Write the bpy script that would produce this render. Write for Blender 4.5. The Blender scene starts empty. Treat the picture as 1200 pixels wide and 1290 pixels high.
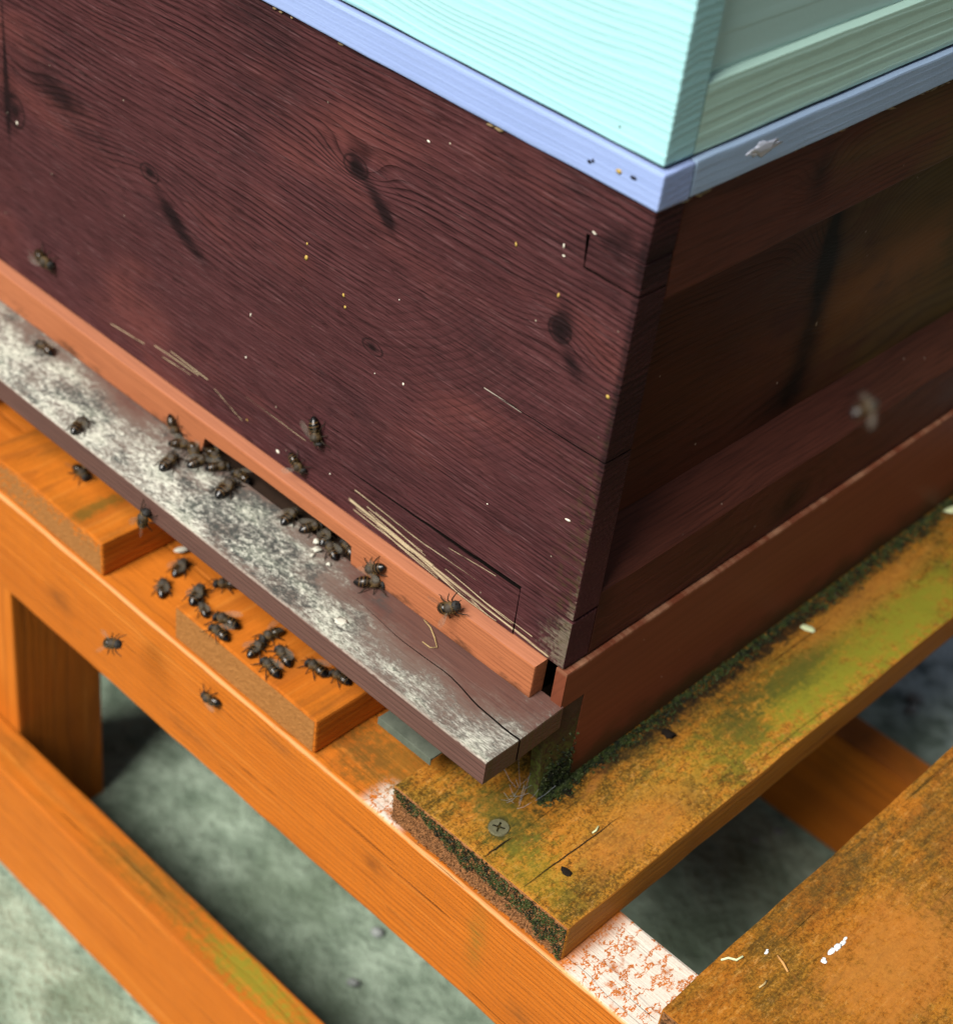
import bpy, bmesh, math, random
from mathutils import Vector, Matrix, noise as mnoise

SC = bpy.context.scene
COL = SC.collection
random.seed(7)

# ---------------------------------------------------------------- camera
cam_d = bpy.data.cameras.new('camera')
cam = bpy.data.objects.new('camera', cam_d)
COL.objects.link(cam)
SC.camera = cam
RIGHT = Vector((0.71604514, 0.68840934, 0.11563710))
DOWN = Vector((0.49728346, -0.38679658, -0.77659357))
FWD = Vector((-0.48988624, 0.61358047, -0.61929838))
CPOS = Vector((0.30774313, -0.46100529, 0.51546773))
M = Matrix.Identity(4)
for i in range(3):
    M[i][0], M[i][1], M[i][2], M[i][3] = RIGHT[i], -DOWN[i], -FWD[i], CPOS[i]
cam.matrix_world = M
cam_d.sensor_width = 36.0
cam_d.lens = 61.24
cam_d.clip_start = 0.01
cam_d.clip_end = 500
cam_d.dof.use_dof = True
cam_d.dof.focus_distance = 0.735
cam_d.dof.aperture_fstop = 8.2

# ---------------------------------------------------------------- sky, sun, exposure
SUN_DIR = Vector((-0.04, -0.66, 0.75)).normalized()      # towards the light
world = bpy.data.worlds.new('World')
SC.world = world
world.use_nodes = True
wn = world.node_tree.nodes
bg = wn['Background']
sky = wn.new('ShaderNodeTexSky')
sky.sky_type = 'NISHITA'
sky.sun_disc = False
sky.sun_elevation = math.asin(SUN_DIR.z)
sky.sun_rotation = math.atan2(SUN_DIR.x, SUN_DIR.y)
sky.air_density = 0.5
sky.dust_density = 0.3
hs = wn.new('ShaderNodeHueSaturation')
hs.inputs['Saturation'].default_value = 0.35
world.node_tree.links.new(sky.outputs[0], hs.inputs['Color'])
world.node_tree.links.new(hs.outputs[0], bg.inputs['Color'])
bg.inputs['Strength'].default_value = 0.05

sun_d = bpy.data.lights.new('sun', 'SUN')
sun = bpy.data.objects.new('sun', sun_d)
COL.objects.link(sun)
sun_d.energy = 5.0
sun_d.angle = math.radians(32)
sun_d.color = (1.0, 0.96, 0.90)
sun.rotation_euler = (-SUN_DIR).to_track_quat('-Z', 'Y').to_euler()
sun.location = (-1, -2, 3)

vs = SC.view_settings
vs.view_transform = 'Standard'
vs.look = 'None'
vs.gamma = 1.0
vs.exposure = 0.42
vs.use_curve_mapping = False
SC.cycles.use_adaptive_sampling = True
SC.cycles.adaptive_threshold = 0.015
SC.cycles.max_bounces = 6
SC.cycles.diffuse_bounces = 1
SC.cycles.glossy_bounces = 2
SC.cycles.transparent_max_bounces = 12


# ================================================================ node helpers
class S:
    """a float or vector/colour socket with operators"""
    def __init__(s, T, o):
        s.T, s.o = T, o

    def _b(s, op, b, rev=False):
        return s.T.math(op, b, s) if rev else s.T.math(op, s, b)

    def __add__(s, b): return s._b('ADD', b)
    def __radd__(s, b): return s._b('ADD', b, True)
    def __sub__(s, b): return s._b('SUBTRACT', b)
    def __rsub__(s, b): return s._b('SUBTRACT', b, True)
    def __mul__(s, b): return s._b('MULTIPLY', b)
    def __rmul__(s, b): return s._b('MULTIPLY', b, True)
    def __truediv__(s, b): return s._b('DIVIDE', b)
    def __pow__(s, b): return s._b('POWER', b)
    def __neg__(s): return s._b('MULTIPLY', -1.0)


class Tree:
    def __init__(s, name):
        s.mat = bpy.data.materials.new(name)
        s.mat.use_nodes = True
        s.nt = s.mat.node_tree
        s.n = s.nt.nodes
        s.bsdf = s.n['Principled BSDF']
        tc = s.n.new('ShaderNodeTexCoord')
        s.pos = tc.outputs['Object']
        sp = s.n.new('ShaderNodeSeparateXYZ')
        s.nt.links.new(s.pos, sp.inputs[0])
        s.x, s.y, s.z = (S(s, sp.outputs[i]) for i in range(3))
        g = s.n.new('ShaderNodeNewGeometry')
        sn = s.n.new('ShaderNodeSeparateXYZ')
        s.nt.links.new(g.outputs['True Normal'], sn.inputs[0])
        s.nx, s.ny, s.nz = (S(s, sn.outputs[i]) for i in range(3))

    def put(s, sock, v):
        if isinstance(v, S):
            s.nt.links.new(v.o, sock)
        elif isinstance(v, (tuple, list)) and len(v) == 3 and sock.type == 'RGBA':
            sock.default_value = (*v, 1)
        else:
            sock.default_value = v

    def math(s, op, a, b=None, c=None, clamp=False):
        nd = s.n.new('ShaderNodeMath')
        nd.operation = op
        nd.use_clamp = clamp
        s.put(nd.inputs[0], a)
        if b is not None: s.put(nd.inputs[1], b)
        if c is not None: s.put(nd.inputs[2], c)
        return S(s, nd.outputs[0])

    def sat(s, a): return s.math('ADD', a, 0.0, clamp=True)
    def sqrt(s, a): return s.math('SQRT', a)
    def fract(s, a): return s.math('FRACT', a)
    def absv(s, a): return s.math('ABSOLUTE', a)
    def mx(s, a, b): return s.math('MAXIMUM', a, b)
    def mn(s, a, b): return s.math('MINIMUM', a, b)

    def ss(s, v, a, b):
        """smoothstep from a (0) to b (1)"""
        nd = s.n.new('ShaderNodeMapRange')
        nd.interpolation_type = 'SMOOTHSTEP'
        flip = a > b
        s.put(nd.inputs[0], v)
        nd.inputs[1].default_value = min(a, b)
        nd.inputs[2].default_value = max(a, b)
        nd.inputs[3].default_value = 1.0 if flip else 0.0
        nd.inputs[4].default_value = 0.0 if flip else 1.0
        return S(s, nd.outputs[0])

    def vec(s, x, y, z):
        nd = s.n.new('ShaderNodeCombineXYZ')
        for i, v in enumerate((x, y, z)): s.put(nd.inputs[i], v)
        return S(s, nd.outputs[0])

    def noise(s, v, scale=1.0, detail=2.0, rough=0.5, dist=0.0):
        nd = s.n.new('ShaderNodeTexNoise')
        s.put(nd.inputs['Vector'], v)
        nd.inputs['Scale'].default_value = scale
        nd.inputs['Detail'].default_value = detail
        nd.inputs['Roughness'].default_value = rough
        nd.inputs['Distortion'].default_value = dist
        return S(s, nd.outputs[0])

    def voro(s, v, scale=1.0, feature='F1'):
        nd = s.n.new('ShaderNodeTexVoronoi')
        nd.feature = feature
        s.put(nd.inputs['Vector'], v)
        nd.inputs['Scale'].default_value = scale
        return S(s, nd.outputs['Distance'])

    def mix(s, f, a, b):
        nd = s.n.new('ShaderNodeMix')
        nd.data_type = 'RGBA'
        nd.clamp_factor = True
        s.put(nd.inputs[0], f)
        s.put(nd.inputs[6], a)
        s.put(nd.inputs[7], b)
        return S(s, nd.outputs[2])

    def spot(s, u, v, u0, v0, ru, rv, ang=0.0):
        """soft elliptical mask"""
        du, dv = u - u0, v - v0
        c, n = math.cos(ang), math.sin(ang)
        a = (du * c + dv * n) * (1.0 / ru)
        b = (dv * c - du * n) * (1.0 / rv)
        return s.math('EXPONENT', (a * a + b * b) * -1.0)

    def segment(s, u, v, u0, v0, u1, v1, w):
        """thin soft line between two points"""
        L = math.hypot(u1 - u0, v1 - v0)
        cx, cy = (u1 - u0) / L, (v1 - v0) / L
        along = (u - u0) * cx + (v - v0) * cy
        across = s.absv((v - v0) * cx - (u - u0) * cy)
        m = s.ss(across, w, w * 0.3)
        return m * s.ss(along, -w, w) * s.ss(along, L + w, L - w)

    def finish(s, color, rough=0.6, spec=0.10, bump=None, dist=0.0005, strength=1.0, **kw):
        s.put(s.bsdf.inputs['Base Color'], color)
        s.put(s.bsdf.inputs['Roughness'], rough)
        s.put(s.bsdf.inputs['Specular IOR Level'], spec)
        for k, v in kw.items(): s.put(s.bsdf.inputs[k], v)
        if bump is not None:
            b = s.n.new('ShaderNodeBump')
            b.inputs['Distance'].default_value = dist
            b.inputs['Strength'].default_value = strength
            s.put(b.inputs['Height'], bump)
            s.nt.links.new(b.outputs[0], s.bsdf.inputs['Normal'])
        return s.mat


def grain(T, axis, pith, freq, warp=0.010, seed=0.0, knots=(), wl=4.0):
    """solid wood: growth rings round a pith line along axis. returns line, fibre, blotch"""
    xyz = [T.x, T.y, T.z]
    a = xyz[axis] + seed
    b, c = [xyz[i] for i in range(3) if i != axis]
    n1 = T.noise(T.vec(a * wl, b * 14.0, c * 14.0), 1.0, 2.0, 0.5) - 0.5
    n2 = T.noise(T.vec(a * 22.0, b * 90.0, c * 90.0), 1.0, 1.0, 0.5) - 0.5
    db, dc = b - pith[0], c - pith[1]
    r = T.sqrt(db * db + dc * dc) + n1 * warp + n2 * 0.0012
    for (u0, v0, ru, rv, amp) in knots:               # (along, across) on the seen face
        v = c if axis == 0 else (c if axis == 1 else b)
        r = r + T.spot(xyz[axis], v, u0, v0, ru, rv) * amp
    r = r + (T.noise(T.vec(a * .8, r * 60.0, 2.0 + seed), 1.0, 2.0) - .5) * (3.2 / freq)
    f = T.fract(r * freq)
    line = T.ss(f, 0.40, 0.90) * T.ss(f, 1.0, 0.93)
    fib = T.noise(T.vec(a * 35.0, b * 1100.0, c * 1100.0), 1.0, 2.0, 0.6)
    blo = T.noise(T.vec(a * 7.0, b * 26.0, c * 26.0), 1.0, 3.0, 0.6)
    return line, fib, blo


# ================================================================ materials
# pale scratches where the stain is torn off: x0, z0, x1, z1, half width
RAW = [(-.1336, .0165, -.0845, .0140, .00038), (-.1365, .0090, -.0806, .0055, .00120), (-.1333, .0050, -.0718, .0022, .00045), (-.0948, .0142, -.0547, .0150, .00030),
       (-.0806, .0052, -.0092, .0022, .00085), (-.0730, .0216, -.0444, .0245, .00026), (-.1147, .0072, -.0523, .0016, .00035), (-.0533, .0069, -.0196, .0062, .00035), (-.125, .0120, -.088, .0095, .00035),
       (-.3180, .0106, -.2903, .0132, .00032), (-.2819, .0168, -.2473, .0180, .00055), (-.2692, .0203, -.2400, .0192, .00040), (-.2350, .0163, -.2136, .0095, .00028), (-.2115, .0249, -.1684, .0243, .00020), (-.2755, .0131, -.2534, .0146, .00030)]


def mat_brown_front():
    T = Tree('brown_stained_front')
    x, z = T.x, T.z
    kn = [(-.149, .178, .020, .009, .011), (-.286, .110, .035, .013, -.009), (-.385, .118, .030, .016, .010),
          (-.033, .160, .018, .011, -.007), (-.132, .097, .030, .010, .008)]
    line, fib, blo = grain(T, 0, (.035, -.045), 330.0, .022, 0.0, kn, 5.0)
    line2, _, _ = grain(T, 0, (.30, -.20), 640.0, .008, 3.3, (), 4.0)
    mid = T.spot(x, z, -.09, .11, .075, .045)
    lo = T.ss(z, .115, .05)
    lm = T.ss(T.noise(T.vec(x * 16.0, 9.0, z * 60.0), 1.0, 3.0, .6), .30, .68)
    ln = T.mx(line * (1.0 - lo * 0.75) * (1.0 - mid * 0.85), line2 * lo * 0.7) * (.22 + lm * .78)
    col = T.mix(blo, (.054, .0175, .0195), (.116, .0405, .0420))
    col = T.mix(T.ss(fib, .35, .75) * 0.55, col, (.032, .0105, .0105))
    red = T.ss(T.noise(T.vec(x * 9.0, 0.0, z * 22.0), 1.0, 3.0), .50, .72)
    col = T.mix(red * 0.42, col, (.185, .055, .045))
    col = T.mix(ln * 0.82, col, (.006, .0026, .0032))
    pore = T.ss(T.noise(T.vec(x * 70.0, T.y * 900.0, z * 1900.0), 1.0, 2.0, .6), .58, .70)
    col = T.mix(pore * .55, col, (.014, .007, .007))
    dk = T.ss(T.noise(T.vec(x * 12.0, 6.0, z * 20.0), 1.0, 4.0, .65), .50, .72)
    col = T.mix(dk * .50, col, (.020, .0105, .0125))
    lt = T.ss(T.noise(T.vec(x * 40.0, 2.0, z * 700.0), 1.0, 3.0, .7), .60, .78)
    col = T.mix(lt * .50, col, (.250, .130, .125))
    mc = T.noise(T.vec(x * 38.0, T.y * 700.0, z * 820.0), 1.0, 4.0, .72)
    col = T.mix(T.ss(mc, .52, .70) * .62, col, (.0085, .0035, .0045))
    col = T.mix(T.ss(mc, .46, .30) * .30, col, (.240, .130, .132))
    # circular saw arcs
    da = T.sqrt((x + .165) * (x + .165) + (z - .215) * (z - .215))
    arc = T.ss(T.fract(da * 260.0 + T.noise(T.vec(x, z, 0.0), 60.0) * 1.2), .5, .95)
    col = T.mix(arc * mid * 0.35, col, (.020, .009, .009))
    # knots, resin and water stains
    st = T.spot(x, z, -.150, .176, .006, .005)
    for a in ((-.138, .168, .012, .0045, -.7), (-.129, .161, .008, .005, -.8), (-.286, .113, .006, .004, 0), (-.272, .100, .014, .006, -.5),
              (-.358, .123, .030, .010, 0), (-.400, .100, .014, .02, 0), (-.033, .158, .0045, .004, 0), (-.032, .163, .008, .011, 0),
              (-.024, .146, .009, .005, -.6), (-.131, .097, .006, .003, 0), (-.255, .088, .02, .006, -.4),
              (-.402, .130, .0018, .055, 0), (-.012, .205, .012, .012, 0), (-.001, .14, .003, .10, 0)):
        st = st + T.spot(x, z, *a) * 0.75
    sn_ = T.noise(T.vec(x * 70.0, 3.0, z * 520.0), 1.0, 4.0, .7)
    st = T.ss(st + (sn_ - .5) * 1.1, .22, .95) * T.ss(st, .04, .25)
    col = T.mix(st * 0.88, col, (.0075, .0046, .0054))
    ring = None
    for (u0, v0, ru, rv) in ((-.150, .176, .0075, .0050), (-.286, .112, .0070, .0045), (-.033, .158, .0060, .0055), (-.131, .097, .0065, .0035), (-.395, .098, .008, .009)):
        dd = T.sqrt((x - u0) * (x - u0) * (1.0 / ru ** 2) + (z - v0) * (z - v0) * (1.0 / rv ** 2)) + (sn_ - .5) * .35
        rr = T.ss(T.absv(dd - .95), .16, .04) * .9 + T.ss(dd, .45, .20)
        ring = rr if ring is None else T.mx(ring, rr)
    col = T.mix(T.sat(ring) * .72, col, (.010, .0055, .0058))
    # exposed pale splintered wood at the lower edge
    str_n = T.noise(T.vec(x * 8.0, 4.0, z * 900.0), 1.0, 2.0)
    wob = (T.noise(T.vec(x * 25.0, 1.0, z * 120.0), 1.0, 3.0) - .5) * .0018
    zz = z + wob
    raw = None
    for (u0, v0, u1, v1, w) in RAW:
        sg = T.segment(x, zz, u0, v0, u1, v1, w)
        raw = sg if raw is None else T.mx(raw, sg)
    raw = T.sat(raw * T.ss(str_n, .34, .46))
    col = T.mix(raw, col, (.50, .40, .25))
    # pale wear and algae at the lower right corner
    ff_ = T.ss(T.ny, -.5, -.8)
    low = T.spot(x, z, -.004, .012, .022, .022) + T.spot(x, z, .0, .06, .006, .07) * 0.7
    wn_ = T.noise(T.vec(x * 120.0, 0.0, z * 420.0), 1.0, 4.0, .7)
    col = T.mix(T.ss(low * (wn_ + (T.noise(T.pos_v, 500.0, 3.0) - .5) * .8), .34, .62) * ff_ * 0.42, col, (.26, .23, .16))
    grn = T.spot(x, z, .0, .05, .012, .06) * T.ss(T.noise(T.pos_v, 300.0, 3.0), .45, .7)
    col = T.mix(grn * ff_ * 0.6, col, (.06, .058, .018))
    # pale scratch ending in the shake crack
    col = T.mix(T.segment(x, z, -.066, .1123, -.045, .1120, .00045), col, (.40, .34, .28))
    # fine pale specks
    vd = T.voro(T.vec(x * 95.0, 0.0, z * 95.0), 1.0)
    col = T.mix(T.ss(vd, .055, .02) * T.ss(T.noise(T.pos_v, 40.0), .5, .6), col, (.42, .36, .27))
    h = fib * 0.5 - ln * 0.7 - pore * .5 - mc * .8 - raw * 1.2 + str_n * raw * 2.0 + blo * 0.3
    return T.finish(col, T.sat(0.46 + blo * 0.30), 0.06, h, .00060)


def add_pos(T):
    T.pos_v = S(T, T.pos)
    return T


_old_init = Tree.__init__
def _init(s, name):
    _old_init(s, name)
    s.pos_v = S(s, s.pos)
Tree.__init__ = _init


def mat_brown_side(name, axis=1, seed=0.0, olive=1.0, dark=1.0, wall=False):
    T = Tree(name)
    y, z = T.y, T.z
    kn = [(.172, .150, .030, .020, .022), (.200, .125, .03, .03, .016)] if wall else [(.111, .206, .02, .012, .010), (.165, .02, .03, .012, .008)]
    line, fib, blo = grain(T, axis, (-.10, .045), 420.0, .018, seed, kn, 5.0)
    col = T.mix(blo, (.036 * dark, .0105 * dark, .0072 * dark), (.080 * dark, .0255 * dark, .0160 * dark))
    col = T.mix(T.ss(fib, .35, .75) * 0.5, col, (.018, .0075, .0060))
    lm = T.ss(T.noise(T.vec(y * 14.0, 3.0, z * 50.0), 1.0, 3.0), .35, .7)
    col = T.mix(line * lm * (0.55 if wall else .28), col, (.010, .0050, .0036))
    # green algae towards the rear
    n = T.noise(T.vec(y * 18.0, 1.0, z * 40.0), 1.0, 4.0, .6)
    al = T.ss(y + (n - .5) * 0.22 + (z - .15) * 0.35, .13, .27) * olive
    col = T.mix(al * 0.72, col, T.mix(line * .6, (.105, .078, .018), (.040, .033, .009)))
    if wall:
        war = T.spot(y, z, .25, .11, .10, .025) * T.ss(n, .3, .6)
        col = T.mix(war * 0.75, col, (.200, .078, .020))  # warm brown tone, also painting the lit rear of the wall
        st = T.spot(y, z, .166, .160, .006, .022) + T.spot(y, z, .170, .135, .008, .018) + T.spot(y, z, .172, .095, .011, .04) * .85 + T.spot(y, z, .02, .15, .022, .06) * .6  # drip stain, plus a last spot painting shade in the front corner
        st = st + T.spot(y, z, .16, .065, .02, .012) * .7
        st = T.sat(st * (0.55 + T.noise(T.pos_v, 140.0, 4.0) * 0.9))
        col = T.mix(st * 0.95, col, (.0035, .0028, .0030))
        vd = T.voro(T.vec(y * 190.0, 0.0, z * 120.0), 1.0)
        tr = T.spot(y, z, .155, .068, .004, .012) + T.spot(y, z, .174, .085, .003, .03) + T.spot(y, z, .030, .09, .004, .06)
        col = T.mix(T.ss(vd, .22, .12) * T.ss(tr, .35, .6), col, (.45, .38, .25))
    else:
        st = T.spot(y, z, .110, .206, .008, .012) * .7 + T.spot(y, z, .004, .216, .010, .016) * .9 + T.spot(y, z, .165, .014, .012, .010, .5) * .8
        st = st + T.spot(y, z, .006, .03, .02, .03) * .6
        st = T.sat(st * (0.5 + T.noise(T.pos_v, 180.0, 4.0) * 0.9))
        col = T.mix(st * 0.9, col, (.005, .0045, .0050))
        # worn pale top arris
        wn_ = T.noise(T.vec(y * 70.0, T.x * 300.0, z * 300.0), 1.0, 4.0, .7)
        col = T.mix(T.ss(z + wn_ * .004, .2262, .2276) * 0.8, col, (.26, .15, .085))
    vd = T.voro(T.vec(y * 75.0, T.x * 75.0, z * 75.0), 1.0)
    col = T.mix(T.ss(vd, .060, .02) * T.ss(T.noise(T.pos_v, 36.0), .48, .6), col, (.36, .28, .22))
    h = fib * 0.5 - line * lm * 0.35 + blo * 0.4
    return T.finish(col, T.sat(0.42 + blo * 0.3), 0.07, h, .00035)


def mat_floor_side():
    T = Tree('red_brown_floor')
    line, fib, blo = grain(T, 1, (-.2, .1), 300.0, .01, 1.7)
    y, z = T.y, T.z
    col = T.mix(blo, (.130, .036, .019), (.195, .058, .028))
    col = T.mix(line * 0.18, col, (.07, .022, .012))
    low = T.ss(z + (T.noise(T.vec(y * 60.0, 0.0, z * 90.0), 1.0, 4.0) - .5) * .03, -.055, -.078)
    col = T.mix(low * 0.75, col, (.045, .030, .010))
    hi = T.ss(T.z, -.0032, -.0012) * T.ss(T.noise(T.vec(y * 55.0, 2.0, 2.0), 1.0, 5.0, .75), .42, .62)  # broken pale line paints the lit top edge of the runner
    col = T.mix(hi * 0.7, col, (.36, .19, .11))
    vd = T.voro(T.vec(y * 80.0, T.x * 80.0, z * 80.0), 1.0)
    col = T.mix(T.ss(vd, .055, .02) * T.ss(T.noise(T.pos_v, 36.0), .5, .6), col, (.36, .25, .18))
    return T.finish(col, 0.5, 0.10, fib * .3 + blo * .4, .0003)


def mat_end_block():
    T = Tree('mossy_end_block')
    y, z = T.y, T.z
    n = T.noise(T.vec(T.x * 90.0 + y * 240.0 + z * 190.0, y * 60.0, z * 60.0), 1.0, 4.0, .65)
    m = T.noise(T.pos_v, 420.0, 3.0, .7)
    col = T.mix(n, (.020, .014, .010), (.075, .042, .022))
    g = T.ss(z + (n - .5) * .05, -.028, -.062)
    col = T.mix(g * T.ss(m, .35, .6), col, (.085, .110, .022))
    col = T.mix(g * T.ss(m * n, .36, .44), col, (.30, .36, .12))
    return T.finish(col, .8, .2, m * .6 + n, .0007)


def mat_board():
    T = Tree('weathered_landing_board')
    x, y = T.x, T.y
    line, fib, blo = grain(T, 0, (-.05, -.30), 420.0, .008, .4)
    col = T.mix(blo, (.090, .044, .036), (.155, .078, .060))
    col = T.mix(T.ss(fib, .4, .75) * .5, col, (.055, .030, .028))
    top = T.ss(T.nz, .5, .8)
    # worn-through grey and pale areas
    w1 = T.noise(T.vec(x * 26.0, y * 70.0, 0.0), 1.0, 4.0, .65)
    w2 = T.noise(T.vec(x * 260.0, y * 380.0, 0.0), 1.0, 6.0, .82)
    w3 = T.noise(T.vec(x * 260.0, y * 900.0, 0.0), 1.0, 3.0, .7)
    reg = T.ss(y, .004, -.040) * .30 + T.ss(x, -.09, -.22) * .38 + T.spot(x, y, -.035, -.042, .05, .010) * .22 + T.spot(x, y, -.004, -.028, .016, .018) * .24 + T.spot(x, y, -.10, -.040, .05, .012) * .22 + T.spot(x, y, -.15, -.018, .05, .014) * .20
    reg = reg - T.spot(x, y, -.275, -.008, .05, .010) * .22 - T.spot(x, y, -.06, -.012, .05, .012) * .10
    fade = T.ss(reg + (w1 - .5) * .8 + (w2 - .5) * .5, .05, .45) * top
    col = T.mix(fade * .62, col, (.185, .155, .128))
    wear = T.ss(reg + (w1 - .5) * 1.5 + (w2 - .5) * 1.1 + T.ss(x, -.06, .0) * .12, .34, .80) * top
    pale = T.mix(T.ss(w3, .35, .65), (.19, .19, .165), (.66, .65, .56))
    pale = T.mix(T.ss(w2, .40, .62) * T.ss(x, -.02, -.12), pale, (.80, .80, .69))
    col = T.mix(wear * .86, col, pale)
    gd = T.ss(T.noise(T.vec(x * 48.0, y * 60.0, 3.0), 1.0, 3.0, .65) + T.spot(x, y, -.19, -.022, .035, .014) * .32 + T.spot(x, y, -.15, -.038, .05, .012) * .24 + T.spot(x, y, -.30, -.03, .04, .010) * .16, .54, .70) * T.ss(x, -.05, -.12) * top
    gd = gd * T.ss(w2, .66, .40)
    col = T.mix(gd * .85, col, (.045, .058, .056))
    gs = T.ss(T.noise(T.vec(x * 300.0, y * 420.0, 7.0), 1.0, 2.0), .60, .68) * top * wear
    col = T.mix(gs * .8, col, (.06, .07, .065))
    col = T.mix(wear * T.ss(w1, .45, .65) * .30, col, (.30, .33, .24))
    # algae on the right-hand end grain
    en = T.ss(T.nx, .5, .8)
    col = T.mix(en * T.ss(w2, .35, .65) * .75, col, (.070, .062, .020))
    # pale arris
    ar = T.ss(T.z, -.0216, -.0208) * T.ss(y, -.0476, -.0484) * T.ss(w3, .3, .55)
    col = T.mix(ar * .6, col, (.42, .36, .30))
    # crack
    return T.finish(col, T.sat(.55 + wear * .25), .10, fib * .5 + wear * .5 + w3 * wear * .7 - line * .3, .0005)


def mat_strip():
    T = Tree('reddish_entrance_block')
    line, fib, blo = grain(T, 0, (-.10, -.20), 480.0, .008, 2.0)
    x, z = T.x, T.z
    col = T.mix(blo, (.310, .100, .040), (.460, .165, .072))
    col = T.mix(T.ss(fib, .4, .75) * .5, col, (.23, .075, .034))
    col = T.mix(line * .16, col, (.20, .065, .032))
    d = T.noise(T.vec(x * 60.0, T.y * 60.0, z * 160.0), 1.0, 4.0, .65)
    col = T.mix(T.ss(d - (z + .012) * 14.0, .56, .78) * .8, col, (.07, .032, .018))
    col = T.mix(T.ss(T.nz, .5, .9) * .25, col, (.50, .24, .17))  # upward face tinted pinker to paint its lit top edge
    return T.finish(col, .55, .10, fib * .5 - line * .2, .00035)


def mat_orange(name, axis, seed, pith=(.05, -.30), algae=0.0, dirt=0.3, patch=(), pale=(), tone=1.0, freq=260.0, olive=0.0):
    T = Tree(name)
    x, y, z = T.x, T.y, T.z
    line, fib, blo = grain(T, axis, pith, freq, .014, seed)
    up = T.ss(T.nz, .5, .8)
    col = T.mix(blo, (.410 * tone, .100 * tone, .0095 * tone), (.610 * tone, .178 * tone, .0180 * tone))
    col = T.mix(T.ss(fib, .38, .75) * .40, col, (.30 * tone, .078 * tone, .009 * tone))
    if olive > 0:
        col = T.mix(T.sat(olive * (.35 + blo * 1.1)) , col, (.270, .175, .022))
    aa = [x, y, z][axis]
    ob = [q for i_, q in enumerate((x, y, z)) if i_ != axis]
    chk = T.ss(T.noise(T.vec(aa * 9.0 + seed, ob[0] * 420.0, ob[1] * 420.0), 1.0, 2.0, .5), .70, .76)
    col = T.mix(chk * .8, col, (.075, .024, .007))
    strk = T.noise(T.vec(aa * 5.0 + seed, ob[0] * 160.0, ob[1] * 160.0), 1.0, 4.0, .7)
    col = T.mix(T.ss(strk, .52, .72) * .45, col, (.27 * tone, .070 * tone, .009 * tone))
    col = T.mix(T.ss(strk, .46, .30) * .35, col, (.68 * tone, .255 * tone, .045 * tone))
    col = T.mix(line * (.30 if axis == 0 else .34), col, (.25 * tone, .072 * tone, .014 * tone))
    n1 = T.noise(T.pos_v, 26.0, 5.0, .65)
    n2 = T.noise(T.vec(x * (260.0 if axis else 70.0), y * (42.0 if axis else 260.0), z * 260.0), 1.0, 5.0, .75)
    if algae > 0:
        m = T.ss(n1 + n2 * .55, .62, .98) * up * algae
        col = T.mix(T.sat(m) * .75, col, (.195, .140, .018))
        m2 = T.ss(n1 * .6 + n2, .80, 1.00) * up * algae
        col = T.mix(T.sat(m2) * .85, col, (.034, .027, .010))
        n3 = T.noise(T.pos_v, 800.0, 3.0, .7)
        m4 = T.ss(n3 + n1 * .4, .64, .82) * up * algae
        col = T.mix(T.sat(m4) * .75, col, (.024, .020, .008))
        m5 = T.ss(n3, .42, .34) * up * algae
        col = T.mix(T.sat(m5) * .5, col, (.40, .24, .045))
    n4 = T.noise(T.pos_v, 210.0, 5.0, .75)
    if algae > .5:
        mc = T.noise(T.vec(x * 520.0, y * 170.0, z * 520.0), 1.0, 5.0, .82)
        col = T.mix(T.ss(mc, .51, .66) * .72 * up, col, (.062, .022, .004))
        col = T.mix(T.ss(mc, .46, .32) * .45 * up, col, (.56, .30, .085))
    for (u, v, ru, rv, ang, kind, amt) in patch:
        k = T.ss(T.spot(x, y, u, v, ru, rv, ang) + (n4 - .5) * 2.2 + (n2 - .5) * 1.0, .25, 1.05) * T.ss(T.spot(x, y, u, v, ru, rv, ang), .02, .25) * up * amt
        col = T.mix(T.sat(k), col, {'g': (.215, .205, .020), 'd': (.030, .028, .012), 'o': (.42, .16, .030), 'k': (.012, .010, .008), 'm': (.085, .085, .016)}[kind])
    if dirt > 0:
        m3 = T.ss(n2 + n1 * .4, .78, 1.0) * dirt
        col = T.mix(m3, col, (.13, .058, .018))
    for (u0, u1) in pale:
        k = T.ss(x, u0, u0 + .012) * T.ss(x, u1 + .012, u1)
        fl = T.ss(T.noise(T.vec(x * 80.0, y * 80.0, 0.0), 1.0, 5.0, .62) + T.noise(T.vec(x * 30.0, y * 30.0, 5.0), 1.0, 2.0) * .5, .52, .68)
        ck = T.absv(T.noise(T.vec(x * 95.0, y * 60.0, 3.0), 1.0, 4.0, .7) - .5)
        fl = fl * T.ss(ck + (n4 - .5) * .05, .004, .030)
        k = k * fl * up * (1.0 if u0 > 0 else T.ss(y, -.026, -.036))
        col = T.mix(k * .88, col, (.66, .63, .55))
    if axis == 0:
        saw = T.ss(T.noise(T.vec(x * 900.0, y * 900.0, z * 60.0), 1.0, 2.0), .45, .7)
        col = T.mix(saw * .16, col, (.30, .10, .02))
        for (u, v, ru, rv, cc, am) in ((.016, -.125, .005, .022, (.15, .12, .02), .6), (-.05, -.135, .008, .005, (.16, .05, .012), .8), (-.30, -.140, .010, .006, (.17, .055, .012), .7), (-.19, -.155, .02, .004, (.22, .07, .015), .7), (.05, -.150, .012, .006, (.2, .07, .016), .6), (-.12, -.110, .015, .004, (.25, .085, .02), .7)):
            col = T.mix(T.spot(x, z, u, v, ru, rv) * T.ss(n2 + n1 * .5, .5, .9) * am, col, cc)
        wr = T.ss(z + n1 * .003, -.1008, -.0996) * T.ss(y, -.0485, -.0500)
        col = T.mix(wr * .75, col, (.70, .36, .15))
    return T.finish(col, .52, .07, fib * .6 - line * .35 - chk * 1.5 + n2 * .6, .0005), T


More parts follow.
